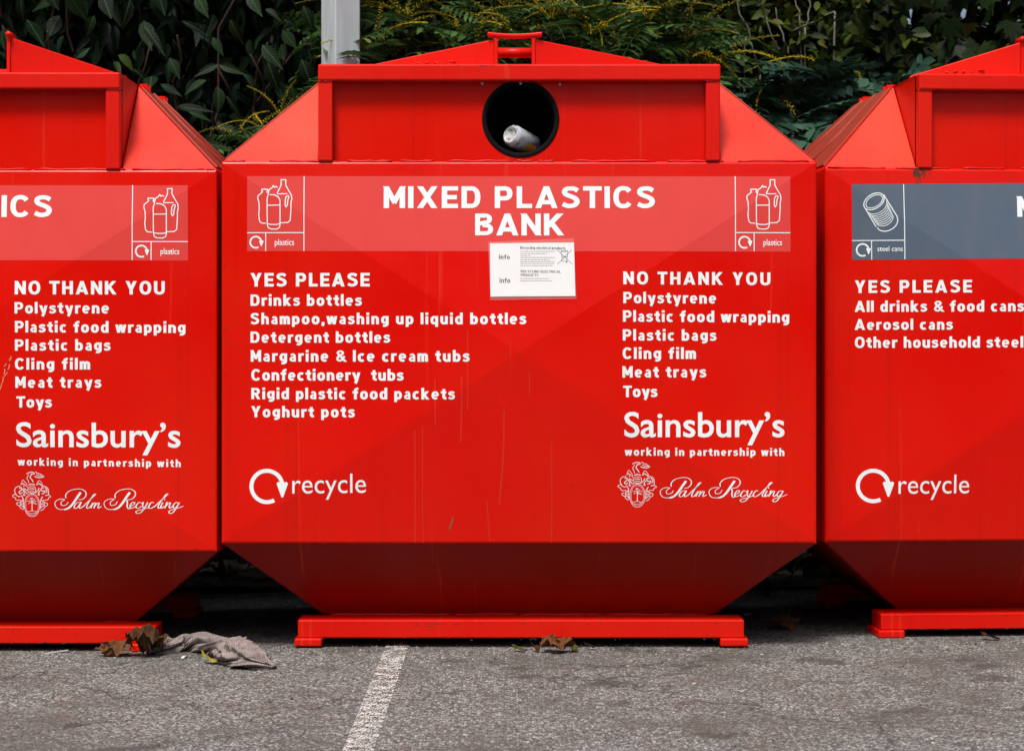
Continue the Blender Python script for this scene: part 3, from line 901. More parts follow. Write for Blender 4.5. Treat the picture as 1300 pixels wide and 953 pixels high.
CREST = [
    (arcpts(432, 690, 128, 195, 0, 360, 36, 2.2), .9), (arcpts(432, 690, 108, 172, 0, 360, 36, 2.2), .5),
    ([(432,660),(430,785)], 1.4), ([(320,792),(380,800),(432,785),(490,800),(545,790)], .8),
    ([(340,815),(400,835),(470,830),(525,815)], .7),
    ([(432,655),(395,640),(372,668)], .8), ([(432,655),(405,615),(350,620)], .8), ([(432,655),(470,640),(495,668)], .8),
    ([(432,655),(460,612),(515,622)], .8), ([(432,650),(425,600),(395,580)], .8), ([(432,650),(445,600),(480,585)], .8), ([(432,655),(520,670)], .7),
    ([(405,570),(450,570)], 1.6),
    # helm and torse
    ([(370,480),(365,400),(395,370),(432,365),(470,370),(500,400),(490,480)], .9), ([(385,410),(432,400),(480,410)], 1.4), ([(390,445),(432,440),(475,445)], 1.0),
    ([(375,340),(432,325),(490,340)], 1.6), ([(400,500),(432,490),(470,500)], 1.6), ([(375,465),(432,475),(490,465)], 1.2),
    # bird on top
    ([(345,148),(390,125),(432,118),(475,130),(470,150),(420,150)], 1.6), ([(430,160),(405,210),(435,245),(460,290)], 1.5), ([(390,160),(350,215),(370,260),(385,310)], 1.0),
    ([(500,110),(530,135),(580,150),(630,185)], 1.2), ([(490,195),(540,210),(600,210),(650,190)], 1.5), ([(510,160),(560,180),(620,190)], 1.2), ([(485,185),(500,200),(540,205)], 1.0),
    # mantling, left and right
    ([(245,340),(260,290),(280,255),(310,280),(345,330),(350,380)], .9), ([(250,330),(300,320),(330,360)], .9), ([(270,300),(300,330),(290,370)], 1.0),
    ([(230,360),(180,370),(140,410),(140,470),(170,520),(215,540),(270,520)], 1.3), ([(215,400),(240,380),(260,410),(235,440),(210,460),(230,490),(270,470)], 1.6),
    ([(290,390),(310,440),(340,480),(360,490)], 1.5), ([(270,410),(300,470),(290,520),(320,510)], 1.5), ([(310,400),(345,430),(372,420)], 1.2),
    ([(165,490),(100,520),(110,545),(145,560),(150,590),(185,605)], 1.1), ([(260,540),(280,580),(260,620),(225,640),(240,670),(275,660)], 1.5),
    ([(185,605),(230,600),(265,625)], 1.0), ([(200,640),(165,655),(185,690),(215,700),(235,740),(290,765)], 1.1), ([(215,690),(260,700),(290,740)], 1.4), ([(285,600),(285,680),(300,750)], 1.3),
    ([(620,340),(600,300),(560,262),(530,300),(515,345)], .9), ([(540,300),(590,330),(620,350)], .9), ([(520,340),(560,320),(600,350)], 1.0),
    ([(600,360),(660,365),(710,400),(718,460),(715,510),(660,520)], 1.3), ([(640,400),(610,385),(590,420),(620,445),(660,440),(640,480),(600,490)], 1.6),
    ([(560,390),(540,430),(510,460),(485,480)], 1.5), ([(580,430),(550,470),(560,510),(530,500)], 1.5), ([(660,380),(695,430),(680,480)], 1.5),
    ([(700,510),(745,525),(755,545),(720,560),(710,590),(680,605)], 1.1), ([(620,540),(590,580),(610,620),(650,640),(630,670),(590,660)], 1.5),
    ([(690,600),(640,600),(600,625)], 1.0), ([(660,645),(700,665),(685,700),(650,715),(630,755),(575,785)], 1.1), ([(655,690),(610,705),(580,740)], 1.4), ([(575,600),(580,680),(570,750)], 1.3),
]
def crest(k, fx, fy):
    """fx, fy: functions left-bank pixel -> target pixel"""
    for pl, w in CREST:
        P = catmull(pl, 3) if len(pl) < 30 else pl
        k.line([(fx(ZC(p)[0]), fy(ZC(p)[1])) for p in P], w*.78)

def header(B, ox, oy, band_mat, right_end=None):
    """plastics banner at centre-bank pixels, moved by ox, oy"""
    bd = grid_sheet(B, 'header_band', [(314+ox, 223.8+oy), (1003+ox, 224.2+oy), (1003.5+ox, 319.6+oy), (314+ox, 319+oy)], band_mat, .0003, 48, 8)
    k = InkSet(B)
    for lx, px0, sv, base in ((386.3, 314, 337.6, 0), (933.2, 1003.3, 957, 0)):
        k.line([(lx+ox, 224+oy), (lx+ox, 319+oy)], 1.1)
        k.line([(min(lx, px0)+ox, 295.6+oy), (max(lx, px0)+ox, 295.6+oy)], 1.1)
        k.line([(sv+ox, 296+oy), (sv+ox, 319+oy)], 1.1)
    pictogram(k, ox, oy); pictogram(k, ox+620.3, oy)
    recycle_mark(k, 325.0+ox, 307.6+oy, 8.1, 2.0)
    recycle_mark(k, 944.8+ox, 307.8+oy, 8.1, 2.0)
    k.build('pictogram', WHITE, .0006, parent=bd)
    bfont(B, 'plastics', 349.3+ox, 373.8+ox, 303.6+oy, 311.3+oy, .70, 'pictogram_lettering', WHITE, .006, .0006, parent=bd)
    bfont(B, 'plastics', 968.8+ox, 992.5+ox, 303.8+oy, 311.5+oy, .70, 'pictogram_lettering', WHITE, .006, .0006, parent=bd)
    k = InkSet(B)
    k.text('MIXED PLASTICS', 487+ox, 832+ox, 236.8+oy, 264.5+oy, 0, 1.11)
    k.text('BANK', 602+ox, 717+ox, 271.4+oy, 299.2+oy, 0, 1.11)
    k.build('heading_lettering', WHITE, .0006, parent=bd)

def lines(B, name, rows):
    for r in rows:
        k = InkSet(B); k.text(*r); k.build(name, WHITE)

def store_block(B, sx0, sx1, stop, sbase, w, ox, oy, kx, tilt=0.0):
    bfont(B, 'Sainsbury\u2019s', sx0, sx1, stop, sbase, .70, 'store_lettering', WHITE, .013, tilt=tilt)
    lines(B, 'partnership_lettering', [w])
    k = InkSet(B)
    for pl, w0, w1 in SCRIPT:
        k.pen([(ox+(ZS(p)[0]-838)*kx, oy+(ZS(p)[1]-604)*kx) for p in pl], w0*.72, w1*.74)
    k.build('script_lettering', WHITE)

# centre bank
BC = Bank(0.0225, 0, 0, 0, 'middle red recycling bank with round hole and white paper notice')
build_body(BC, (-.713, .726), .0665, 1.9595, 1.866, .635, True)
header(BC, 0, 0, BAND)
lines(BC, 'list_lettering', [
    ('YES PLEASE', 318, 470, 346.7, 363.8), ('Drinks bottles', 318, 460, 373.9, 388.2),
    ('Shampoo,washing up liquid bottles', 318, 668, 397.3, 411.6), ('Detergent bottles', 318, 496, 420.8, 435.0),
    ('Margarine & Ice cream tubs', 318.6, 596.5, 444.4, 458.9), ('Confectionery  tubs', 319, 513, 468.5, 482.9),
    ('Rigid plastic food packets', 319, 578, 492.2, 506.5), ('Yoghurt pots', 319, 451, 515.2, 529.4)])
lines(BC, 'list_lettering', [
    ('NO THANK YOU', 790.5, 978, 345, 361, .006), ('Polystyrene', 790.5, 909, 370.8, 385, .004),
    ('Plastic food wrapping', 790, 1002, 394, 408.3, .006), ('Plastic bags', 789.8, 909, 418, 432.2, .003),
    ('Cling film', 789.6, 883, 441, 455.4), ('Meat trays', 789.6, 896, 464.6, 478.9), ('Toys', 790.5, 834, 489.2, 503.6)])
store_block(BC, 792, 995.7, 522.3, 553.6, ('working in partnership with', 792.7, 995.7, 567.7, 577.6, .004), 838, 604, 1.0, .002)
k = InkSet(BC)
crest(k, lambda x: 784+(x-17)*49/48.6, lambda y: 584.5+(y-597)*59.5/59)
k.build('crest', PALEWHITE)
k = InkSet(BC)
recycle_mark(k, 339.2, 617, 22.3, 5.0)
k.build('recycle_mark', WHITE)
bfont(BC, 'recycle', 371.5, 465, 600.8, 626, .70, 'recycle_lettering', WHITE, -.002, tilt=-.012)

# left bank
BL = Bank(-1.881, 0, -.026, 0, 'left red recycling bank cut off by the picture edge, scratched beside Cling film')
build_body(BL, (-.72, .732), .265, 1.992, 1.885, .612, False, .014)
header(BL, -764.5, 11.3, BAND)
lines(BL, 'list_lettering', [
    ('NO THANK YOU', 21, 210, 357, 373.8), ('Polystyrene', 21, 140, 383.8, 398.0), ('Plastic food wrapping', 21.5, 236, 407.5, 421.8, .004),
    ('Plastic bags', 21.5, 141.6, 430.8, 445), ('Cling film', 21.5, 116, 454.5, 468.8), ('Meat trays', 22.3, 130, 477.7, 491.9), ('Toys', 23.6, 68, 502.6, 516.8)])
store_block(BL, 23, 229.5, 535.2, 566, ('working in partnership with', 24.4, 230, 580.4, 590.0, .013), 70.8, 618.5, 1.008, .006)
k = InkSet(BL)
crest(k, lambda x: x, lambda y: y)
k.build('crest', PALEWHITE)

# right bank
BR = Bank(1.9567, .201, -.009, R(4), 'right red recycling bank with slate grey banner and steel can symbol')
build_body(BR, (-.735, .72), .265, 1.986, 1.889, .600, False, .019)
bd = grid_sheet(BR, 'header_band', [(1081, 234.2), (1700, 230), (1700, 325.5), (1081.6, 330)], GREYBAND, .0003, 48, 8)
k = InkSet(BR)
k.line([(1146.7, 233.8), (1147.6, 329.2)], 1.1); k.line([(1081.4, 305.6), (1147.3, 305.2)], 1.1); k.line([(1105.8, 305.6), (1106, 329.8)], 1.1)
ZT2 = lambda p: (1020+p[0]/3.971, 200+p[1]/3.971)
def rot_ell(cx, cy, rx, ry, ang, a0, a1, n=24):
    c, s = math.cos(R(ang)), math.sin(R(ang))
    return [ZT2((cx+x*c-y*s, cy+x*s+y*c)) for x, y in arcpts(0, 0, rx, ry, a0, a1, n)]
k.line(rot_ell(353, 222, 56, 36, -32, 0, 360, 30), 1.2)
k.line(rot_ell(354, 222, 46, 27, -32, 0, 360, 30), .9)
k.line([ZT2((301, 243)), ZT2((363, 350))], 1.2); k.line([ZT2((402, 188)), ZT2((470, 302))], 1.2)
k.line(rot_ell(418, 327, 56, 42, -28, 0, 180, 20), 1.2)
for q in range(8):
    t = .16+q*.085
    k.line(rot_ell(356+62*t, 226+105*t, 55-3*q*.3, 38, -30, 8+2*q, 168, 16), .8)
recycle_mark(k, 1094.6, 317.4, 8.6, 2.1)
k.build('pictogram', WHITE, .0006, parent=bd)
bfont(BR, 'steel cans', 1113.2, 1145, 312.5, 319, .70, 'pictogram_lettering', WHITE, .004, .0006, parent=bd)
k = InkSet(BR); k.text('M', 1290, 1315, 249.4, 275.6); k.build('heading_lettering', WHITE, .0006, parent=bd)
lines(BR, 'list_lettering', [
    ('YES PLEASE', 1084.5, 1231.5, 356, 372, -.004), ('All drinks & food cans', 1084.5, 1296.5, 382, 396, -.003),
    ('Aerosol cans', 1084.5, 1207.6, 405, 418.8, -.003), ('Other household steel', 1084.6, 1295.4, 427.6, 441.6, -.003)])
k = InkSet(BR)
recycle_mark(k, 1107.9, 616.4, 21.8, 4.9)
k.build('recycle_mark', WHITE)
bfont(BR, 'recycle', 1139.6, 1229, 601.6, 626.3, .70, 'recycle_lettering', WHITE, -.002, tilt=-.008)

# the paper notice taped under the heading of the middle bank
nt = grid_sheet(BC, 'info_notice', [(619.6, 307.6), (728, 302.9), (731.4, 379.5), (622.6, 381.2)], SLEEVE, .0045, 16, 10, wob=.003)
pp = grid_sheet(BC, 'notice_paper', [(622, 309.3), (728.5, 308.2), (730, 376), (622.9, 376.8)], PAPER, .0030, 8, 6, parent=nt)
for (t, x0, x1, tp, bs) in (('info', 633.3, 647.4, 323.4, 329.4), ('info', 634, 647.9, 353.2, 359.3), ('Recycling electrical products', 660.4, 717.7, 313, 316.6),
                            ('RECYCLING ELECTRICAL', 661, 711.8, 343.2, 346.4), ('PRODUCTS', 661, 683.5, 347.8, 351.0)):
    k = InkSet(BC); k.text(t, x0, x1, tp, bs, .011, 1.0, .82); k.build('notice_lettering', INK, .0033, parent=nt)
k = InkSet(BC)
for q, (y, xe) in enumerate(((319.6, 704), (322.4, 694), (324.8, 673.5), (327.3, 704.5), (330, 699), (332.5, 704), (334.9, 703.5), (337.6, 701.5), (353.9, 696), (356.9, 700))):
    x = 660.6
    while x < xe-1:
        e = min(xe, x+random.uniform(1.6, 5.2)); k.line([(x, y), (e, y)], .9); x = e+.8
k.build('notice_small_print', GREYINK, .0033, parent=nt)
k = InkSet(BC)
ZN = lambda p: (615+p[0]/10.83, 300+p[1]/10.83)
for pl in ([(995,190),(1205,388)], [(1198,190),(1000,388)], [(1045,215),(1150,215)], [(1048,222),(1064,290),(1060,345)], [(1148,222),(1135,290),(1128,345)], [(1060,285),(1140,285)], [(1062,345),(1112,345)], [(1052,205),(1100,195),(1146,205)]):
    k.line([ZN(p) for p in pl], .55)
k.add(*strip([ZN(p) for p in arcpts(1127, 355, 7, 7, 0, 360, 10)], lambda d, t: 1.0))
k.build('crossed_bin_symbol', INK, .0033, parent=nt)

# ------------------------------------------------------------------ scratches on the left bank, small marks
k = InkSet(BL)
for x, y, dx, dy in ((17,452,-2,6), (14,456,3,-3), (11,461,-3,4), (9,468,-1,7), (12,472,-4,6), (7,478,-1,8), (5,486,-2,8), (15,462,-2,7), (2,488,-2,5)):
    k.pen([(x, y), (x+dx*.5+.5, y+dy*.5), (x+dx, y+dy)], .7, 1.1, 3)
k.build('scratch_mark', simple('bare_primer', (0.55, 0.22, 0.13), .6))

k = InkSet(BC)
for pl in ([(586,478),(586.5,515),(585,560)], [(527,545),(527.4,610),(527,688)], [(537,540),(536.6,620),(537,689)], [(618,634),(620,660),(622,687)], [(594,420),(594,470),(593.6,520)],
           [(672,470),(672.3,500)], [(553,480),(553,540)], [(700,560),(700.5,640),(700,688)], [(640,520),(639,575),(634,640)], [(648,440),(648.6,470)]):
    k.pen(pl, .5, random.uniform(.9, 2.4), 4)
k.build('drip_mark', simple('dried_drip', (0.56, 0.014, 0.004), .35), .0003)
k = InkSet(BC)
k.pen([(575.5, 656), (573, 664), (570.5, 672)], .8, 1.8, 4)
k.build('scrape_mark', simple('olive_smear', (0.16, 0.09, 0.015), .7), .0005)
k = InkSet(BR)
for i in range(26):
    x, y = random.gauss(1166, 4.5), random.gauss(216, 3.5)
    k.pen([(x, y), (x+random.uniform(-1.5, 1.5), y+random.uniform(1, 3)), (x+random.uniform(-1, 1), y+random.uniform(3, 7))], .6, random.uniform(.8, 2.0), 3)
for x in (1163, 1166, 1168.5): k.pen([(x, 220), (x+.4, 228), (x, 231+random.uniform(0, 3))], .5, 1.0, 3)
k.build('rust_stain', simple('rust', (0.075, 0.018, 0.009), .9), .0006)
def chips(B, name, spots, y):
    v, f = [], []
    for (x, z, w, h) in spots:
        n = 9; o = len(v)
        for j in range(n):
            t = 2*math.pi*j/n; r = random.uniform(.55, 1.1)
            v.append((x+w*r*math.cos(t), y, z+h*r*math.sin(t)))
        f.append(tuple(range(o, o+n)))
    B.part(name, v, f, CHIP)
CHIP = simple('bare_rusty_steel', (0.035, 0.022, 0.018), .8)
chips(BC, 'paint_chip', [(-.195, 1.8595, .006, .0012), (-.115, 1.859, .014, .0020), (-.088, 1.8592, .005, .0012), (-.03, 1.860, .007, .001), (.22, 1.8455, .002, .001)], -.0124)
chips(BC, 'paint_chip', [(-.27, .0772, .035, .0012), (-.20, .0765, .020, .0015), (-.33, .0735, .012, .0009), (-.12, .0755, .008, .001), (-.29, .070, .018, .0007)], .0995)
chips(BL, 'paint_chip', [(.27, .078, .003, .003), (.28, .072, .002, .002), (-.15, .08, .003, .002)], .0995)

for B, sk in ((BC, (-.713, .726)), (BL, (-.72, .732)), (BR, (-.735, .72))):
    dz = {BC: 0, BL: .014, BR: .019}[B]
    sp = [(random.uniform(*sk), .0255+dz+abs(random.gauss(.002, .003)), random.uniform(.002, .012), random.uniform(.0008, .0028)) for _ in range(26)]
    sp += [(random.uniform(*sk), ZB-.008+dz*.6-abs(random.gauss(0, .003)), random.uniform(.002, .010), random.uniform(.0006, .0014)) for _ in range(12)]
    chips(B, 'paint_chip', sp, .0994)
    sp = [(random.uniform(-.62, .62), 1.858-abs(random.gauss(0, .002)), random.uniform(.0015, .006), random.uniform(.0006, .0014)) for _ in range(9)]
    sp += [(random.uniform(-.62, .62), 1.8175+abs(random.gauss(0, .002)), random.uniform(.001, .004), random.uniform(.0006, .0012)) for _ in range(8)]
    chips(B, 'paint_chip', sp, -.0124)
    k = InkSet(B)                                     # flakes of paint gone along the folded edges of the front sheet
    for _ in range(26):
        e = random.random()
        x, z = (random.choice((-1, 1))*(HW-.010-abs(random.gauss(0, .003))), random.uniform(ZL, ZT)) if e < .6 else (random.uniform(-HW, HW), random.choice((ZL+.010, ZT-.010)))
        w_, h_ = random.uniform(.0008, .0028), random.uniform(.001, .0045)
        n_ = 7; o_ = [(x+w_*random.uniform(.5, 1.1)*math.cos(6.283*j/n_), z+h_*random.uniform(.5, 1.1)*math.sin(6.283*j/n_)) for j in range(n_)]
        k.raw.append(o_)
    k.build('paint_chip', CHIP, .0006)

# ------------------------------------------------------------------ drinks can lying in the round hole
def make_can():
    ax = Vector((.60, .74, -.26)).normalized()
    p0 = BC.root.location + Vector((-.029, -D/2+.045, 1.6480))
    q = ax.to_track_quat('Z', 'Y')
    root = empty('drinks_can', p0)
    root.rotation_mode = 'QUATERNION'; root.rotation_quaternion = q
    tag(root, 'white drinks can with orange band lying in the round hole of the middle bank', 'can')
    def lathe(name, prof, mat, n=32):
        v = [(r*math.cos(2*math.pi*j/n), r*math.sin(2*math.pi*j/n), z) for r, z in prof for j in range(n)]
        f = [(i*n+j, i*n+(j+1) % n, (i+1)*n+(j+1) % n, (i+1)*n+j) for i in range(len(prof)-1) for j in range(n)]
        return mesh(name, v, f, mat, root, True)
    k = NT('can_print')
    co = k.n('ShaderNodeTexCoord').outputs['Object']
    sp = k.n('ShaderNodeSeparateXYZ'); k.l(co, sp.inputs[0])
    n1 = k.noise(co, 40, 4, .6).outputs[0]
    base = k.ramp(n1, [(.42, (.46, .49, .53)), (.56, (.36, .38, .42)), (.62, (.05, .055, .08)), (.70, (.4, .42, .45))]).outputs[0]
    s_ = k.math('ADD', sp.outputs[1], k.math('MULTIPLY', n1, .012))
    k.l(k.mix(k.ramp(s_, [(.40, 0), (.41, 1)]).outputs[0], base, base), k.b.inputs['Base Color'])
    k.b.inputs['Roughness'].default_value = .35
    lathe('can_wall', [(.0285, .002), (.0345, .009), (.0365, .016), (.0365, .112), (.029, .118)], k.m)
    al = NT('aluminium_base')
    co2 = al.n('ShaderNodeTexCoord').outputs['Object']
    al.l(al.ramp(al.noise(co2, 45, 4, .65).outputs[0], [(.42, (.50, .51, .50)), (.56, (.34, .35, .34)), (.64, (.05, .05, .05))]).outputs[0], al.b.inputs['Base Color'])
    al.b.inputs['Roughness'].default_value = .45; al.b.inputs['Metallic'].default_value = .15
    lathe('can_base', [(.0002, .010), (.012, .0085), (.0235, .003), (.0265, .0002), (.0286, .0022)], al.m)
    # orange band wrapped round the lower side
    n = 20; v = []
    down = q.inverted() @ Vector((-.35, -.75, -.8)); a0 = math.atan2(down.y, down.x)
    for j in range(n+1):
        t = a0 - R(62) + R(124)*j/n
        for z in (.013, .10): v.append((.0369*math.cos(t)*(1 if z > .015 else .975), .0369*math.sin(t)*(1 if z > .015 else .975), z))
    f = [(2*j, 2*j+2, 2*j+3, 2*j+1) for j in range(n)]
    mesh('orange_band', v, f, simple('orange_print', (.78, .25, .02), .35), root, True)
make_can()

# ------------------------------------------------------------------ metal post behind
def make_post():
    root = empty('metal_post', (-.697, 1.80, .02))
    tag(root, 'square galvanised grey metal post standing behind the banks before the shrubs', 'post')
    h = .0585
    v, f = box_vf(-h, h, -h, h, 0.0, 4.6)
    o = bevel(mesh('post_shaft', v, f, GALV, root), .006, 3)
    v, f = box_vf(-.12, .12, -.12, .12, -.02, .012)
    mesh('base_plate', v, f, GALV, root)
    root.rotation_euler = (0, 0, R(35))
make_post()

# ------------------------------------------------------------------ foliage
def leaf_base(width=.32, secs=5, fold=.10, droop=.25, shape='lance'):
    """leaf along +Y from 0 to 1, normal +Z, folded along the midrib"""
    v = [(0, 0, 0)]; f = []
    rows = []
    for i in range(1, secs):
        t = i/secs
        if shape == 'lance': w = width*math.sin(math.pi*t**.74)**1.15
        else: w = width*math.sin(math.pi*t**.75)**.7
        z = -droop*t*t
        b = len(v)
        v += [(-w/2, t, z+fold*w), (0, t, z), (w/2, t, z+fold*w)]
        rows.append(b)
    v.append((0, 1, -droop)); tip = len(v)-1
    r = rows[0]; f += [(0, r+1, r), (0, r+2, r+1)]
    for a, b in zip(rows[:-1], rows[1:]):
        f += [(a, a+1, b+1, b), (a+1, a+2, b+2, b+1)]
    r = rows[-1]; f += [(r, r+1, tip), (r+1, r+2, tip)]
    return np.array(v), f

def pinnate(pairs=7, lw=.16, ll=.30, spiny=True, arch=.25):
    V, F = [], []
    def zc(t): return -arch*t*t
    n = 7
    tv, tf = tube_vf([(0, i/n, zc(i/n)) for i in range(n+1)], .006, 4, False)
    V, F = list(map(tuple, tv)), list(tf)
    for i in range(pairs):
        t = .22+.74*i/(pairs-1)
        L = ll*(1-.45*abs(t-.45))
        for s in (-1, 1):
            base = np.array((0, t, zc(t)))
            d = np.array((s*.86, .42, -.14+.1*((i*37) % 5-2)/2)); d /= np.linalg.norm(d)
            up = np.array((-.1*s, 0, 1.0)); side = np.cross(d, up); side /= np.linalg.norm(side)
            o = len(V)
            if spiny:
                prof = [(0, .0), (.12, .6), (.26, .42), (.38, 1.0), (.52, .6), (.64, .85), (.80, .4), (1.0, 0)]
            else:
                prof = [(0, 0), (.25, .85), (.5, 1), (.75, .7), (1, 0)]
            m = len(prof)
            for q, (u, w) in enumerate(prof):
                c = base+d*L*u+np.array((0, 0, -.06*u*u*L*3))
                V.append(tuple(c+side*w*lw/2*L/.3+up*w*.012)); V.append(tuple(c)); V.append(tuple(c-side*w*lw/2*L/.3+up*w*.012))
            for q in range(m-1):
                a = o+q*3; b = a+3
                F += [(a, a+1, b+1, b), (a+1, a+2, b+2, b+1)]
    return np.array(V), F

def maple_leaf():
    ang = [-90, -62, -50, -20, -8, 14, 28, 48, 60, 76, 90]
    rad = [.16, .40, .30, .62, .44, .78, .46, .86, .60, .74, 1.05]
    pts = [(r*math.cos(R(a)), r*math.sin(R(a))) for a, r in zip(ang, rad)]
    pts = pts + [(-x, y) for x, y in pts[-2:0:-1]]
    v = [(0, 0, 0)] + [(x*.55, y*.55+.25, -.12*(x*x+y*y)+.05*abs(x)) for x, y in pts]
    v[0] = (0, .22, 0)
    n = len(pts)
    f = [(0, 1+i, 1+(i+1) % n) for i in range(n)]
    return np.array(v), f

LV = {'lance': leaf_base(.36, 8, .14, .22), 'lance2': leaf_base(.33, 8, .25, .38), 'lance3': leaf_base(.42, 8, .05, .10),
      'oval': leaf_base(.46, 4, .12, .15, 'oval'), 'oval2': leaf_base(.40, 4, .2, .3, 'oval'),
      'rough': leaf_base(.42, 3, .1, .2, 'oval'), 'maple': maple_leaf()}

def frame(d, roll, upish=(0, 0, 1)):
    """3x3 with columns side, axis, normal"""
    d = Vector(d).normalized(); u = Vector(upish)
    s = d.cross(u)
    if s.length < 1e-3: s = Vector((1, 0, 0))
    s.normalize(); n = s.cross(d)
    c, q = math.cos(roll), math.sin(roll)
    s2 = s*c + n*q; n2 = n*c - s*q
    return Matrix((s2, d, n2)).transposed()

def cloud(name, base, pos, dirs, size, mat, parent, roll=.6, kind='stuff', upish=None):
    """many leaves joined into one mesh, numpy"""
    bv, bf = base
    n = len(pos)
    d = dirs/np.linalg.norm(dirs, axis=1, keepdims=True)
    up = np.tile(np.array((0.05, -.25, 1.0)), (n, 1)) if upish is None else np.tile(np.array(upish), (n, 1))
    s = np.cross(d, up); s /= np.linalg.norm(s, axis=1, keepdims=True)+1e-9
    nn = np.cross(s, d)
    r = rng.normal(0, roll, n)[:, None]
    s2 = s*np.cos(r)+nn*np.sin(r); n2 = nn*np.cos(r)-s*np.sin(r)
    sz = np.asarray(size)[:, None, None]
    V = (bv[None, :, 0:1]*s2[:, None, :]+bv[None, :, 1:2]*d[:, None, :]+bv[None, :, 2:3]*n2[:, None, :])*sz+pos[:, None, :]
    V = V.reshape(-1, 3)
    m = len(bv)
    nl = sum(len(q) for q in bf)
    lidx = np.concatenate([np.array(q) for q in bf])
    ls = np.array([len(q) for q in bf]); st = np.concatenate(([0], np.cumsum(ls)[:-1]))
    me = bpy.data.meshes.new(name)
    me.vertices.add(len(V)); me.vertices.foreach_set('co', V.astype(np.float32).ravel())
    me.loops.add(nl*n); me.polygons.add(len(bf)*n)
    me.loops.foreach_set('vertex_index', (lidx[None, :]+np.arange(n)[:, None]*m).ravel().astype(np.int32))
    me.polygons.foreach_set('loop_start', (st[None, :]+np.arange(n)[:, None]*nl).ravel().astype(np.int32))
    me.update(calc_edges=True)
    me.validate()
    o = link(name, me, mat, parent)
    if kind: o['kind'] = kind
    return o

LEAFMESH = {}
def leaf_mesh(key, mat, base):
    if (key, mat.name) not in LEAFMESH:
        me = bpy.data.meshes.new('leaf_blade')
        me.from_pydata([tuple(p) for p in base[0]], [], base[1]); me.update()
        me.polygons.foreach_set('use_smooth', [True]*len(me.polygons))
        me.materials.append(mat)
        LEAFMESH[(key, mat.name)] = me
    return LEAFMESH[(key, mat.name)]

def put(name, me, parent, pos, M3, size, wfac=1.0):
    o = bpy.data.objects.new(name, me); COL.objects.link(o); o.parent = parent
    M = M3.to_4x4() @ Matrix.Diagonal((size*wfac, size, size, 1))
    M.translation = Vector(pos) - parent.location
    o.matrix_local = M
    return o

def W(px, py, y):              # photo point at world depth y
    s = (y-CAM.y)/FPX
    return Vector(((px-CX)*s, y, CAM.z+(CY-py)*s))

def stems(name, root, paths, mat):
    v, f = merge([tube_vf([Vector(p)-root.location for p in pl], [r0+(r1-r0)*i/(len(pl)-1) for i in range(len(pl))], 6) for pl, r0, r1 in paths])
    return mesh(name, v, f, mat, root, True)

def grow(base, tip, n=7, wig=.06):
    b, t = Vector(base), Vector(tip)
    return [b.lerp(t, i/n) + (Vector((random.uniform(-wig, wig), random.uniform(-wig, wig), random.uniform(-wig, wig)*.3)) if 0 < i < n else Vector()) for i in range(n+1)]

GAPS = [(1151, 12), (1163, 14), (1158, 30), (1183, 27), (1210, 3), (1235, 14), (1261, 21), (1280, 2), (1291, 12), (1255, 38), (1300, 30), (1165, 5), (1222, 20)]
def in_gap(p, r=10):
    s = FPX/(p[1]-CAM.y)
    u, w = CX+(p[0])*s, CY-(p[2]-CAM.z)*s
    return any((u-a)**2+(w-b)**2 < r*r for a, b in GAPS)
def gap_mask(pos, dirs, size, r):
    d = dirs/np.linalg.norm(dirs, axis=1, keepdims=True)
    keep = np.ones(len(pos), bool)
    for t in (0, .25, .5, .75, 1.0):
        q = pos+d*(size*t)[:, None]
        sc_ = FPX/(q[:, 1]-CAM.y)
        u, w = CX+q[:, 0]*sc_, CY-(q[:, 2]-CAM.z)*sc_
        rr = r+.10*size*sc_*math.sin(math.pi*min(.95, t+.05))
        for a, b in GAPS: keep &= ((u-a)**2+(w-b)**2 > rr**2)
    return keep
# --- broad evergreen shrub, left
SH = empty('evergreen_shrub', (-1.75, 2.35, .08))
tag(SH, 'dark evergreen shrub with long drooping leaves behind the left bank', 'shrub')
paths = []
for i in range(12):
    b = (-1.75+random.uniform(-.4, .4), 2.4+random.uniform(-.2, .3), .05)
    paths.append((grow(b, (random.uniform(-3.0, -.7), random.uniform(1.95, 3.0), random.uniform(1.8, 3.2)), 8, .08), .014, .004))
for px, py in ((275, 84), (360, 40), (340, 55), (318, 70), (225, 45), (190, 60), (150, 90), (275, 112), (60, 40), (395, 60)):
    e = W(px, py, 1.98)
    paths.append((grow((e.x+random.uniform(-.2, .2), 2.5, e.z-.5), e, 6, .03), .008, .004))
stems('stem', SH, paths, REDSTEM)
LEAVES = [(27,-4,24,28,16), (34,25,57,56,17), (4,36,27,50,9), (97,74,112,60,11), (183,34,209,65,11), (231,27,265,43,8), (219,50,236,73,13), (270,48,283,69,11),
 (215,74,229,98,14), (277,82,248,94,10), (278,83,308,91,11), (309,94,329,117,10), (277,111,279,141,16), (287,122,311,152,11), (262,102,232,116,13), (169,88,193,104,11),
 (204,107,231,121,9), (292,25,308,57,15), (333,57,356,85,15), (359,39,376,61,13), (361,26,379,32,10), (337,12,355,21,9), (340,78,352,116,19), (383,76,396,106,19), (385,8,398,38,15),
 (150,70,173,86,21), (222,136,271,139,8), (238,141,268,151,9), (275,161,322,169,9), (300,159,331,173,10), (120,20,108,45,14), (75,20,60,48,15), (130,-8,140,22,14), (165,0,158,30,15),
 (250,-6,262,20,14), (200,-8,210,18,13), (315,-8,330,18,13), (350,100,362,130,14), (370,110,378,140,13), (385,48,397,72,14), (60,-10,75,12,14), (10,60,14,85,13), (240,180,290,186,10)]
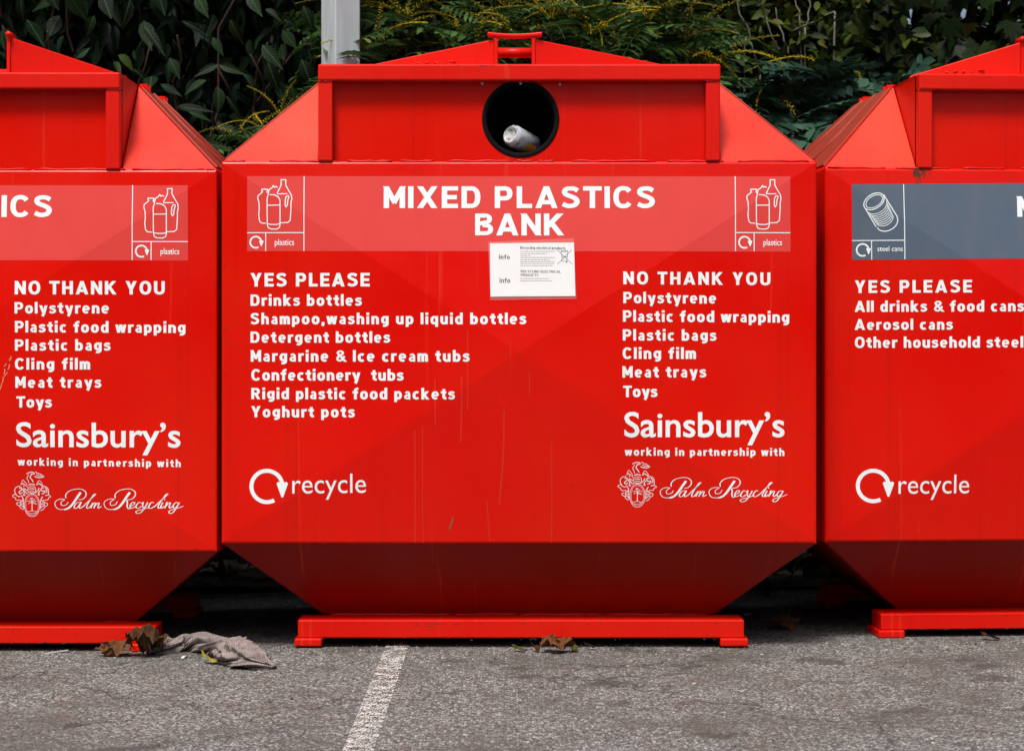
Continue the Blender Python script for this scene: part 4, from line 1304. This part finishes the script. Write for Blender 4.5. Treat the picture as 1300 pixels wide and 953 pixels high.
for (x0, y0, x1, y1, w) in LEAVES:
    y = random.uniform(1.82, 2.05)
    a, b = W(x0, y0, y), W(x1, y1, y - random.uniform(-.02, .05))
    L = (b-a).length; wr = w/max(6, math.hypot(x1-x0, y1-y0))
    key = random.choice(('lance', 'lance2', 'lance3'))
    M3 = frame(b-a, random.uniform(-.5, .5), (random.uniform(-.3, .3), -1, .55))
    put('leaf', leaf_mesh(key, LAUREL_V, LV[key]), SH, a, M3, L*1.03, max(.7, min(1.6, wr/.36)))
def droop_dirs(n, z=-.75, sp=.55):
    d = rng.normal(0, sp, (n, 3)); d[:, 2] = rng.normal(z, .35, n); d[:, 1] -= .35
    return d
for i in range(150):           # the rest of the outer leaves, whorled round twig ends
    x, z = random.uniform(-3.0, -.72), random.uniform(1.2, 2.75)
    y = 1.95+random.random()**.7*.55
    d = droop_dirs(1)[0]
    key = random.choice(('lance', 'lance2', 'lance3'))
    put('leaf', leaf_mesh(key, LAUREL_V, LV[key]), SH, (x, y, z), frame(d, random.gauss(0, .7), (0, -.6, .8)), random.uniform(.06, .16), random.uniform(.75, 1.2))
def inner(root, n, x, y, z, size, mat, key, dfun, name='foliage', roll=.7):
    pos = np.column_stack([rng.uniform(*x, n), rng.uniform(*y, n), rng.uniform(*z, n)])
    dirs = dfun(n); szs = rng.uniform(*size, n)
    m = gap_mask(pos, dirs, szs, 5)
    return cloud(name, LV[key] if isinstance(key, str) else key, pos[m]-np.array(root.location), dirs[m], szs[m], mat, root, roll)
inner(SH, 5200, (-3.5, -.65), (2.45, 3.3), (.3, 3.6), (.09, .16), LAUREL, 'lance2', droop_dirs)
inner(SH, 2600, (-3.4, -.5), (1.75, 3.1), (2.75, 4.4), (.10, .16), LAUREL, 'lance', droop_dirs)  # overhang above the view, added to shade the shrub below

# --- mahonia: pinnate spiny leaves and yellow racemes, middle
PIN = [pinnate(9, .105, .28, True, a) for a in (.15, .35, .6)]
FPIN = [pinnate(8, .17, .27, False, a) for a in (.2, .45)]
def raceme(arch, n=46):
    V, F = [], []
    m = 9
    pts = [(0, i/m, -arch*(i/m)**2+.08*math.sin(i/m*3)) for i in range(m+1)]
    tv, tf = tube_vf(pts, .008, 4, False); V = [tuple(p) for p in tv]; F = list(tf)
    for i in range(n):
        t = .12+.88*i/n
        c = np.array((0, t, -arch*t*t+.08*math.sin(t*3)))
        a = i*2.4; r = .034*(1-.45*t)
        c = c+np.array((math.cos(a)*r, 0, math.sin(a)*r)); s = .017*(1-.4*t)
        o = len(V)
        V += [tuple(c+np.array(q)*s) for q in ((1,0,0),(-1,0,0),(0,1,0),(0,-1,0),(0,0,1),(0,0,-1))]
        F += [(o+a_, o+b_, o+c_) for a_, b_, c_ in ((0,2,4),(2,1,4),(1,3,4),(3,0,4),(2,0,5),(1,2,5),(3,1,5),(0,3,5))]
    return np.array(V), F
RAC = [raceme(a) for a in (.15, .45, .8)]

def mahonia(name, label, loc_, rosettes, nleaf, nspike, inner_box, mat=MAHO, pin=PIN, group='spiny flowering shrubs behind the banks', spike=.26, leafL=.34):
    root = empty(name, loc_)
    tag(root, label, 'shrub', group)
    paths = []
    for (px, py, y) in rosettes:
        c = W(px, py, y)
        paths.append((grow((loc_[0]+random.uniform(-.2, .2), loc_[1]+random.uniform(0, .3), .06), c - Vector((0, -.03, .03)), 8, .05), .018, .009))
        for i in range(nleaf):
            a = 2*math.pi*(i+random.random()*.6)/nleaf
            d = Vector((math.cos(a), math.sin(a)*.8-.25, random.uniform(-.25, .45)))
            kx = random.randrange(len(pin))
            put('leaf', leaf_mesh('pin%d' % kx+mat.name, mat, pin[kx]), root, c-Vector((0, 0, random.uniform(.0, .06))), frame(d, random.gauss(0, .35)), leafL*random.uniform(.75, 1.15))
        for i in range(nspike):
            a = 2*math.pi*(i+random.random()*.6)/max(1, nspike)
            d = Vector((math.cos(a)*.9, math.sin(a)*.7-.2, random.uniform(.25, 1.0)))
            kx = random.randrange(3)
            put('flower_spike', leaf_mesh('rac%d' % kx, YELLOW, RAC[kx]), root, c+Vector((0, 0, .01)), frame(d, random.gauss(0, .3)), spike*random.uniform(.7, 1.25))
    stems('stem', root, paths, BARK)
    x, y, z, n = inner_box
    dd = lambda m: np.column_stack([rng.normal(0, .8, m), rng.normal(-.2, .6, m), rng.normal(.0, .5, m)])
    inner(root, n, x, y, z, (.24, .38), mat, pin[0], dd, roll=.4)
    return root
mahonia('mahonia_shrub', 'shrub with spiny leaves and yellow flower sprays beside the grey post', (-.25, 2.25, .08),
        [(515, 28, 2.0), (470, 70, 1.92), (585, 45, 2.1), (550, 5, 2.2), (455, 20, 2.2), (600, 75, 2.0), (500, 75, 2.05)], 7, 7,
        ((-.75, -.1), (2.15, 2.7), (1.1, 2.6), 150))
mahonia('mahonia_shrub', 'shrub with long curved yellow flower sprays above the lifting handle', (.25, 2.3, .08),
        [(645, 55, 2.0), (700, 28, 2.05), (750, 48, 2.1), (690, 5, 2.2), (640, 12, 2.2), (790, 62, 2.15)], 6, 8,
        ((-.15, .55), (2.2, 2.75), (1.1, 2.6), 140))
mahonia('mahonia_shrub', 'shrub with upright yellow flower sprays right of the lifting handle', (.75, 2.35, .08),
        [(825, 30, 2.1), (870, 55, 2.15), (905, 90, 2.1), (800, 8, 2.25)], 6, 6,
        ((.45, 1.0), (2.2, 2.75), (1.0, 2.5), 120))
mahonia('fern_leaved_shrub', 'low blue green shrub with ferny leaves between middle and right banks', (1.2, 2.2, .08),
        [(960, 160, 1.85), (1010, 150, 1.95), (1000, 95, 2.15), (1050, 92, 2.1), (940, 110, 2.05), (985, 190, 1.9), (1060, 140, 2.1), (1095, 110, 2.2)], 8, 1,
        ((.75, 1.75), (2.1, 2.7), (.6, 2.05), 200), FERN, FPIN, None, .24, .30)
mahonia('young_spiny_shrub', 'small spiny shrub with yellow sprays peeping over the gap beside the left bank', (-1.15, 2.0, .08),
        [(330, 165, 1.75), (355, 150, 1.85), (300, 178, 1.8)], 5, 3,
        ((-1.35, -.9), (1.95, 2.3), (.7, 1.6), 30), MAHO, PIN, None, .20, .22)

# --- leafy shrub with thin pale stems, right of centre
OV = empty('leafy_shrub', (1.15, 2.75, .08))
tag(OV, 'yellow green leafy shrub with thin pale stems right of the middle bank', 'shrub')
paths = []
for (x0, y0, x1, y1) in ((930, -20, 965, 95), (960, -20, 992, 80), (985, 10, 1000, 60), (1010, -10, 1015, 40), (1032, -20, 1022, 35), (912, 20, 945, 50), (1005, 40, 1060, 15)):
    a, b = W(x0, y0, 2.45), W(x1, y1, 2.42)
    paths.append((grow(b, a, 6, .012), .004, .0025))
    paths.append((grow((b.x+random.uniform(-.15, .15), 2.75, .06), b, 6, .03), .006, .004))
stems('stem', OV, paths, PALEBARK)
def any_dirs(n):
    d = rng.normal(0, 1, (n, 3)); d[:, 2] = d[:, 2]*.6-.15; d[:, 1] -= .3
    return d
for i in range(170):
    p = W(random.uniform(870, 1110), random.uniform(-20, 90), random.uniform(2.3, 2.6))
    key = random.choice(('oval', 'oval2'))
    put('leaf', leaf_mesh(key, OVAL, LV[key]), OV, p, frame(any_dirs(1)[0], random.gauss(0, .6), (0, -.4, 1)), random.uniform(.055, .10))
inner(OV, 3000, (.6, 1.9), (2.5, 3.2), (1.5, 3.4), (.05, .10), OVAL, 'oval', any_dirs)

# --- maple, upper right, sky shows through
MP = empty('maple_tree', (2.3, 3.9, .10))
tag(MP, 'maple tree with lobed leaves turning brown and sky gaps, upper right corner', 'tree')
paths = [(grow((2.3, 3.9, .05), (2.1, 3.8, 4.6), 8, .05), .10, .05)]
for i in range(14):
    z = random.uniform(1.5, 4.2)
    paths.append((grow((2.22, 3.85, z), (random.uniform(.9, 3.6), random.uniform(2.7, 4.6), z+random.uniform(-.1, .8)), 6, .06), .03, .008))
stems('trunk', MP, paths, BARK)
ct = 0
while ct < 130:
    p = W(random.uniform(1060, 1330), random.uniform(-20, 110), random.uniform(2.7, 3.2))
    if in_gap(p, 12): continue
    ct += 1
    put('leaf', leaf_mesh('maple', MAPLE, LV['maple']), MP, p, frame(Vector((random.gauss(0, .6), -.35, -.8)), random.gauss(0, .6), (0, -1, .5)), random.uniform(.12, .22))
def crown(root, n, xr, yr, zr, size, mat, key, dfun, gap_r, name='crown', keep=None):
    pos = np.column_stack([rng.uniform(*xr, n), rng.uniform(*yr, n), rng.uniform(*zr, n)])
    dirs = dfun(n); szs = rng.uniform(*size, n)
    m = gap_mask(pos, dirs, szs, gap_r)
    return cloud(name, LV[key], pos[m]-np.array(root.location), dirs[m], szs[m], mat, root, .7)
crown(MP, 3200, (.9, 4.2), (3.0, 4.6), (1.9, 4.8), (.12, .2), MAPLE, 'maple', droop_dirs, 3)

# --- dark hedge mass that closes the view behind
HG = empty('hedge', (0, 4.2, .1))
tag(HG, 'dense dark hedge filling the background behind all the shrubs', 'hedge')
paths = [(grow((x, 4.2+random.uniform(-.3, .3), .05), (x+random.uniform(-.3, .3), 4.2, 4.0), 7, .06), .05, .02) for x in np.arange(-5.5, 5.6, .7)]
stems('trunk', HG, paths, BARK)
crown(HG, 38000, (-7.5, 7.5), (4.7, 5.8), (.0, 6.0), (.32, .5), DARK, 'rough', any_dirs, 2.5, 'foliage')
crown(HG, 26000, (-6.5, 6.5), (3.3, 5.2), (.1, 5.2), (.10, .17), DARK, 'rough', any_dirs, 2.5, 'foliage')
crown(HG, 9000, (-6.5, 6.5), (2.3, 3.6), (3.3, 5.2), (.10, .17), DARK, 'rough', any_dirs, 2.5, 'foliage')  # unseen top canopy, added to block sky light over the shrubs
crown(HG, 16000, (-6.5, 6.5), (1.3, 3.2), (.05, 1.25), (.10, .17), DARK, 'rough', any_dirs, 2.5, 'foliage')  # undergrowth added to block light behind the banks and darken the gaps

# --- unseen belt of trees, added and shaped to dim low sky and the paint's reflections
def added_tree_belt():
    n = 16000
    pos = np.column_stack([rng.uniform(-70, 70, n), rng.uniform(-34, -28, n), rng.uniform(0, 1, n)**.8])
    top = np.array([4.6+6.0*(1-ss(-6, 2.5, x))+(.4+1.0*(1-ss(-6, 2.5, x)))*noise.noise(Vector((x*.16, 0, 4)))+.5*noise.noise(Vector((x*.6, 0, 1))) for x in pos[:, 0]])
    pos[:, 2] *= top
    o = cloud('added_tree_belt', LV['rough'], pos, any_dirs(n), rng.uniform(.9, 1.6, n), DARK, None, .8)
    tag(o, kind='stuff')
added_tree_belt()

# ------------------------------------------------------------------ litter on the ground
def G(px, py, lift=0.0):       # photo point on the ground sheet
    d = Vector(((px-CX)/FPX, 1, (CY-py)/FPX)); z = 0.0
    for _ in range(4):
        t = (z-CAM.z)/d.z; p = CAM+d*t; z = gz(p.x)
    return Vector((p.x, p.y, z+lift))

def make_rag():
    ctrl = [G(192, 828), G(208, 829), G(232, 825), G(258, 826), G(282, 832), G(299, 839), G(322, 847), G(348, 849)]
    rads = [.024, .030, .030, .034, .034, .040, .030, .008]
    P = catmull([tuple(p)+(r,) for p, r in zip(ctrl, rads)], 44)
    n, m = len(P), 110
    org = ctrl[3]
    v = []
    for i, p in enumerate(P):
        a = P[min(i+1, n-1)]; b = P[max(i-1, 0)]
        t = Vector((a[0]-b[0], a[1]-b[1], 0)).normalized(); s = Vector((-t.y, t.x, 0))
        r = p[3]; u = i/n
        wad = ss(.62, .75, u)
        for j in range(m):
            th = 2*math.pi*j/m
            nb = noise.noise(Vector((u*6, math.cos(th)*1.2, math.sin(th)*1.2)))
            ph = th*2.5 + 26*min(u, .62) + 9*max(0, u-.62) + (1.5+1.2*wad)*nb
            fold = .74*abs(math.sin(ph))**.75 + .24*abs(math.sin(ph*2.1+1.3+3*nb))
            q3 = Vector((p[0]*26, p[1]*26, 0)) + Vector((math.cos(th), math.sin(th), .4))*1.15
            rid = 1-abs(noise.noise(q3))*2.4
            rid2 = 1-abs(noise.noise(q3*2.3))*2.4
            nz = noise.noise(q3*.8)
            rr = r*(1+.05*math.sin(ph*5))*(.42 + fold*(1-.15*wad) + wad*(.30*max(0, rid)+.16*max(0, rid2)) + .16*nz)
            z = math.sin(th)*rr*.82
            q = Vector((p[0], p[1], 0)) + s*(math.cos(th)*rr*(1.0+.35*wad)) + t*(nz*.012)
            q.z = max(gz(p[0])+.001+.002*abs(nz), gz(p[0]) + r*.62 + z)
            v.append(tuple(q-org))
    f = [(i*m+j, i*m+(j+1) % m, (i+1)*m+(j+1) % m, (i+1)*m+j) for i in range(n-1) for j in range(m)]
    f += [tuple(range(m-1, -1, -1)), tuple((n-1)*m+j for j in range(m))]
    k = NT('grey_pink_cloth')
    co = k.n('ShaderNodeTexCoord').outputs['Object']
    wv = k.n('ShaderNodeTexWave'); wv.inputs['Scale'].default_value = 62; wv.inputs['Distortion'].default_value = 5; wv.inputs['Detail'].default_value = 3
    wv.inputs['Detail Scale'].default_value = 1.2
    k.l(k.mapping(co, (1, .7, .9)), wv.inputs['Vector'])
    nn = k.noise(co, 30, 5, .6).outputs[0]
    cc = k.ramp(nn, [(.3, (.13, .105, .097)), (.7, (.30, .25, .233))]).outputs[0]
    k.l(k.mix(k.math('MULTIPLY', k.ramp(wv.outputs[1], [(.35, 1.0), (.6, 0.0)]).outputs[0], .55), cc, (.075, .055, .050)), k.b.inputs['Base Color'])
    k.b.inputs['Roughness'].default_value = .95
    k.l(k.bump(k.noise(co, 300, 3, .6).outputs[0], .3, .001), k.b.inputs['Normal'])
    o = mesh('cloth_rag', v, f, k.m, None, True)
    o.location = org
    tag(o, 'twisted dirty grey pink rag lying on the asphalt before the left gap', 'rag')
make_rag()

def curled(base, pos, size, mat, name, label, group=None, curl=.8, rz=0.0, tilt=0.0, seed=0, cat='leaf'):
    bv, bf = base
    random.seed(seed)
    ax = random.uniform(0, 6.28)
    v = []
    # subdivide by mesh op for smoother curling
    bm = bmesh.new()
    vs = [bm.verts.new(p) for p in bv]
    for q in bf: bm.faces.new([vs[i] for i in q])
    bmesh.ops.subdivide_edges(bm, edges=bm.edges[:], cuts=3, use_grid_fill=True)
    for w in bm.verts:
        x, y = w.co.x*size, (w.co.y-.5)*size
        c = math.cos(ax)*x+math.sin(ax)*y
        w.co = Vector((x, y, abs(w.co.z)*size*.2 + curl*c*c/size*2.2 + size*.30*curl*noise.noise(Vector((x*22, y*22, seed*1.7))) + size*.10*noise.noise(Vector((x*70, y*70, seed)))))
        w.co.x += size*.16*curl*noise.noise(Vector((x*20, y*20, seed+9))); w.co.y -= size*.5*curl*(x/size)**2
    rot = Euler((tilt, 0, rz)).to_matrix()
    for w in bm.verts: w.co = rot @ w.co
    zm = min(w.co.z for w in bm.verts)
    for w in bm.verts: w.co.z += -zm+.002
    me = bpy.data.meshes.new(name); bm.to_mesh(me); bm.free()
    o = link(name, me, mat, None, True)
    o.location = pos
    tag(o, label, cat, group)
    return o
def crumple(pos, sx, sy, h, mat, name, label, seed, spikes=9):
    random.seed(seed)
    n, m = 40, 18; v = [(0, 0, h*.6)]; f = []
    for i in range(1, m+1):
        for j in range(n):
            t = 2*math.pi*j/n; u = i/m
            rr = u*(1+.16*math.cos(spikes*t+seed)*u*u + .25*noise.noise(Vector((math.cos(t)*1.3, math.sin(t)*1.3, seed))))
            x, y = rr*math.cos(t), rr*math.sin(t)
            q = Vector((x*2.1, y*2.1, seed*1.3))
            rid = 1-abs(noise.noise(q))*2.6; rid2 = 1-abs(noise.noise(q*2.4))*2.6
            z = h*(.50*rid + .10*rid2*(1-.6*u) + .30*(1-u) + .45*noise.noise(q*.7))
            v.append((x*sx + .012*noise.noise(q*1.7), y*sy + .012*noise.noise(q*1.9+Vector((5, 0, 0))), z))
    f += [(0, 1+j, 1+(j+1) % n) for j in range(n)]
    f += [(1+(i-1)*n+j, 1+i*n+j, 1+i*n+(j+1) % n, 1+(i-1)*n+(j+1) % n) for i in range(1, m) for j in range(n)]
    zm = min(p[2] for p in v)
    v = [(p[0], p[1], p[2]-zm+.002) for p in v]
    o = mesh(name, v, f, mat, None, True)
    o.location = pos
    tag(o, label, 'leaf')
ML = LV['maple']; OL = LV['oval']
ORANGELEAF = leaf_mat('orange_dry_leaf', (0.13, 0.045, 0.016), (0.24, 0.10, 0.04), rough=.65)
crumple(G(186, 833), .062, .05, .085, DRYLEAF, 'dry_leaf', 'large crumpled brown leaf against the left skid beside the rag', 3)
crumple(G(146, 832), .062, .035, .038, DRYLEAF, 'dry_leaf', 'flat shrivelled brown leaf left of the large crumpled leaf', 5, 6)
curled(OL, G(268, 842, 0), .085, YLEAF, 'fallen_leaf', 'flat yellow leaf tucked under the middle of the rag', None, .25, 1.2, R(20), 6)
crumple(G(706, 828), .052, .040, .050, ORANGELEAF, 'dry_leaf', 'orange brown curled leaf under the middle skid rail', 8, 5)
curled(OL, G(678, 827, 0), .06, DRYLEAF, 'dry_leaf', 'small brown leaf scrap left of the orange brown curled leaf', None, 1.0, .7, R(25), 9)
GREENLEAF = leaf_mat('olive_fallen_leaf', (0.07, 0.075, 0.015), (0.13, 0.13, 0.03), rough=.6)
curled(OL, G(659, 827, 0), .055, GREENLEAF, 'fallen_leaf', 'small olive leaf at the left end of the leaf cluster under the skid', None, .6, 1.5, R(22), 10)
curled(OL, G(728, 827, 0), .06, GREENLEAF, 'fallen_leaf', 'olive leaf just right of the orange brown curled leaf', None, .8, .4, R(22), 11)
curled(OL, G(748, 825, 0), .055, GREENLEAF, 'fallen_leaf', 'olive yellow leaf at the right end of the leaf cluster under the skid', None, .5, 1.8, R(22), 12)
curled(ML, G(985, 800, 0), .16, DRYLEAF, 'dry_leaf', 'dark brown leaf in the shade between middle and right banks', None, .5, 2.1, R(10), 13)
curled(OL, G(1256, 812, 0), .08, DRYLEAF, 'dry_leaf', 'dark leaf lying against the right skid rail', None, .5, 1.4, R(20), 14)
def grit():
    random.seed(21); v, f = [], []
    for i in range(2600):
        if random.random() < .55: x, y = random.uniform(-2.2, 2.2), .16-abs(random.gauss(0, .10))
        else: x, y = random.uniform(-2.2, 2.2), random.uniform(-1.6, .2)
        r = random.choice((.0012, .0018, .0025, .0035, .005)) * random.uniform(.6, 1.2)
        o = len(v); z = gz(x)
        for t in range(3):
            a = 2.094*t+random.random(); v.append((x+r*1.3*math.cos(a), y+r*1.3*math.sin(a), z+.0004))
        v.append((x+random.uniform(-.4, .4)*r, y+random.uniform(-.4, .4)*r, z+r*random.uniform(.5, 1.3)))
        f += [(o, o+1, o+3), (o+1, o+2, o+3), (o+2, o, o+3)]
    k = NT('loose_grit')
    g = k.n('ShaderNodeNewGeometry')
    k.l(k.ramp(g.outputs['Random Per Island'], [(0, (.03, .022, .016)), (.5, (.10, .08, .06)), (.8, (.22, .20, .17)), (1, (.4, .38, .34))]).outputs[0], k.b.inputs['Base Color'])
    k.b.inputs['Roughness'].default_value = .9
    tag(mesh('loose_grit', v, f, k.m), kind='stuff')
grit()
# leaf stalk of the orange leaf
def strip_box(name, a, b, w, h, mat, label, cat):
    d = (b-a); L = d.length; c = (a+b)/2
    v, f = box_vf(-L/2, L/2, -w/2, w/2, .001, .001+h)
    for i, p in enumerate(v):
        v[i] = (p[0], p[1], p[2]+.004*math.sin(p[0]*40))
    o = bevel(mesh(name, v, f, mat), .001, 1)
    o.location = c; o.rotation_euler = (0, 0, math.atan2(d.y, d.x))
    tag(o, label, cat)
PAPERW = simple('litter_paper', (.72, .74, .74), .6)
STRIPW = simple('grubby_paper', (.28, .31, .33), .6)
strip_box('paper_strip', G(54, 829), G(87, 827.5), .014, .003, STRIPW, 'thin pale paper strip lying under the left skid rail', 'litter')
def make_butt():
    a, b = G(229, 838), G(239, 833)
    root = empty('cigarette_butt', (a+b)/2); root.rotation_euler = (0, 0, math.atan2((b-a).y, (b-a).x))
    tag(root, 'cigarette butt lying on the asphalt before the rag', 'cigarette butt')
    v, f = tube_vf([(-.02, 0, .0045), (.004, 0, .0045)], .0042, 10); mesh('paper_tube', v, f, PAPERW, root, True)
    v, f = tube_vf([(.0045, 0, .0045), (.02, 0, .0045)], .0043, 10); mesh('filter', v, f, simple('cork_tip', (.38, .20, .09), .8), root, True)
make_butt()
strip_box('wrapper_scrap', G(944, 780), G(954, 780), .03, .003, simple('pale_scrap', (.5, .52, .53), .4), 'tiny pale scrap lying in the shade beside the middle skid', 'litter')
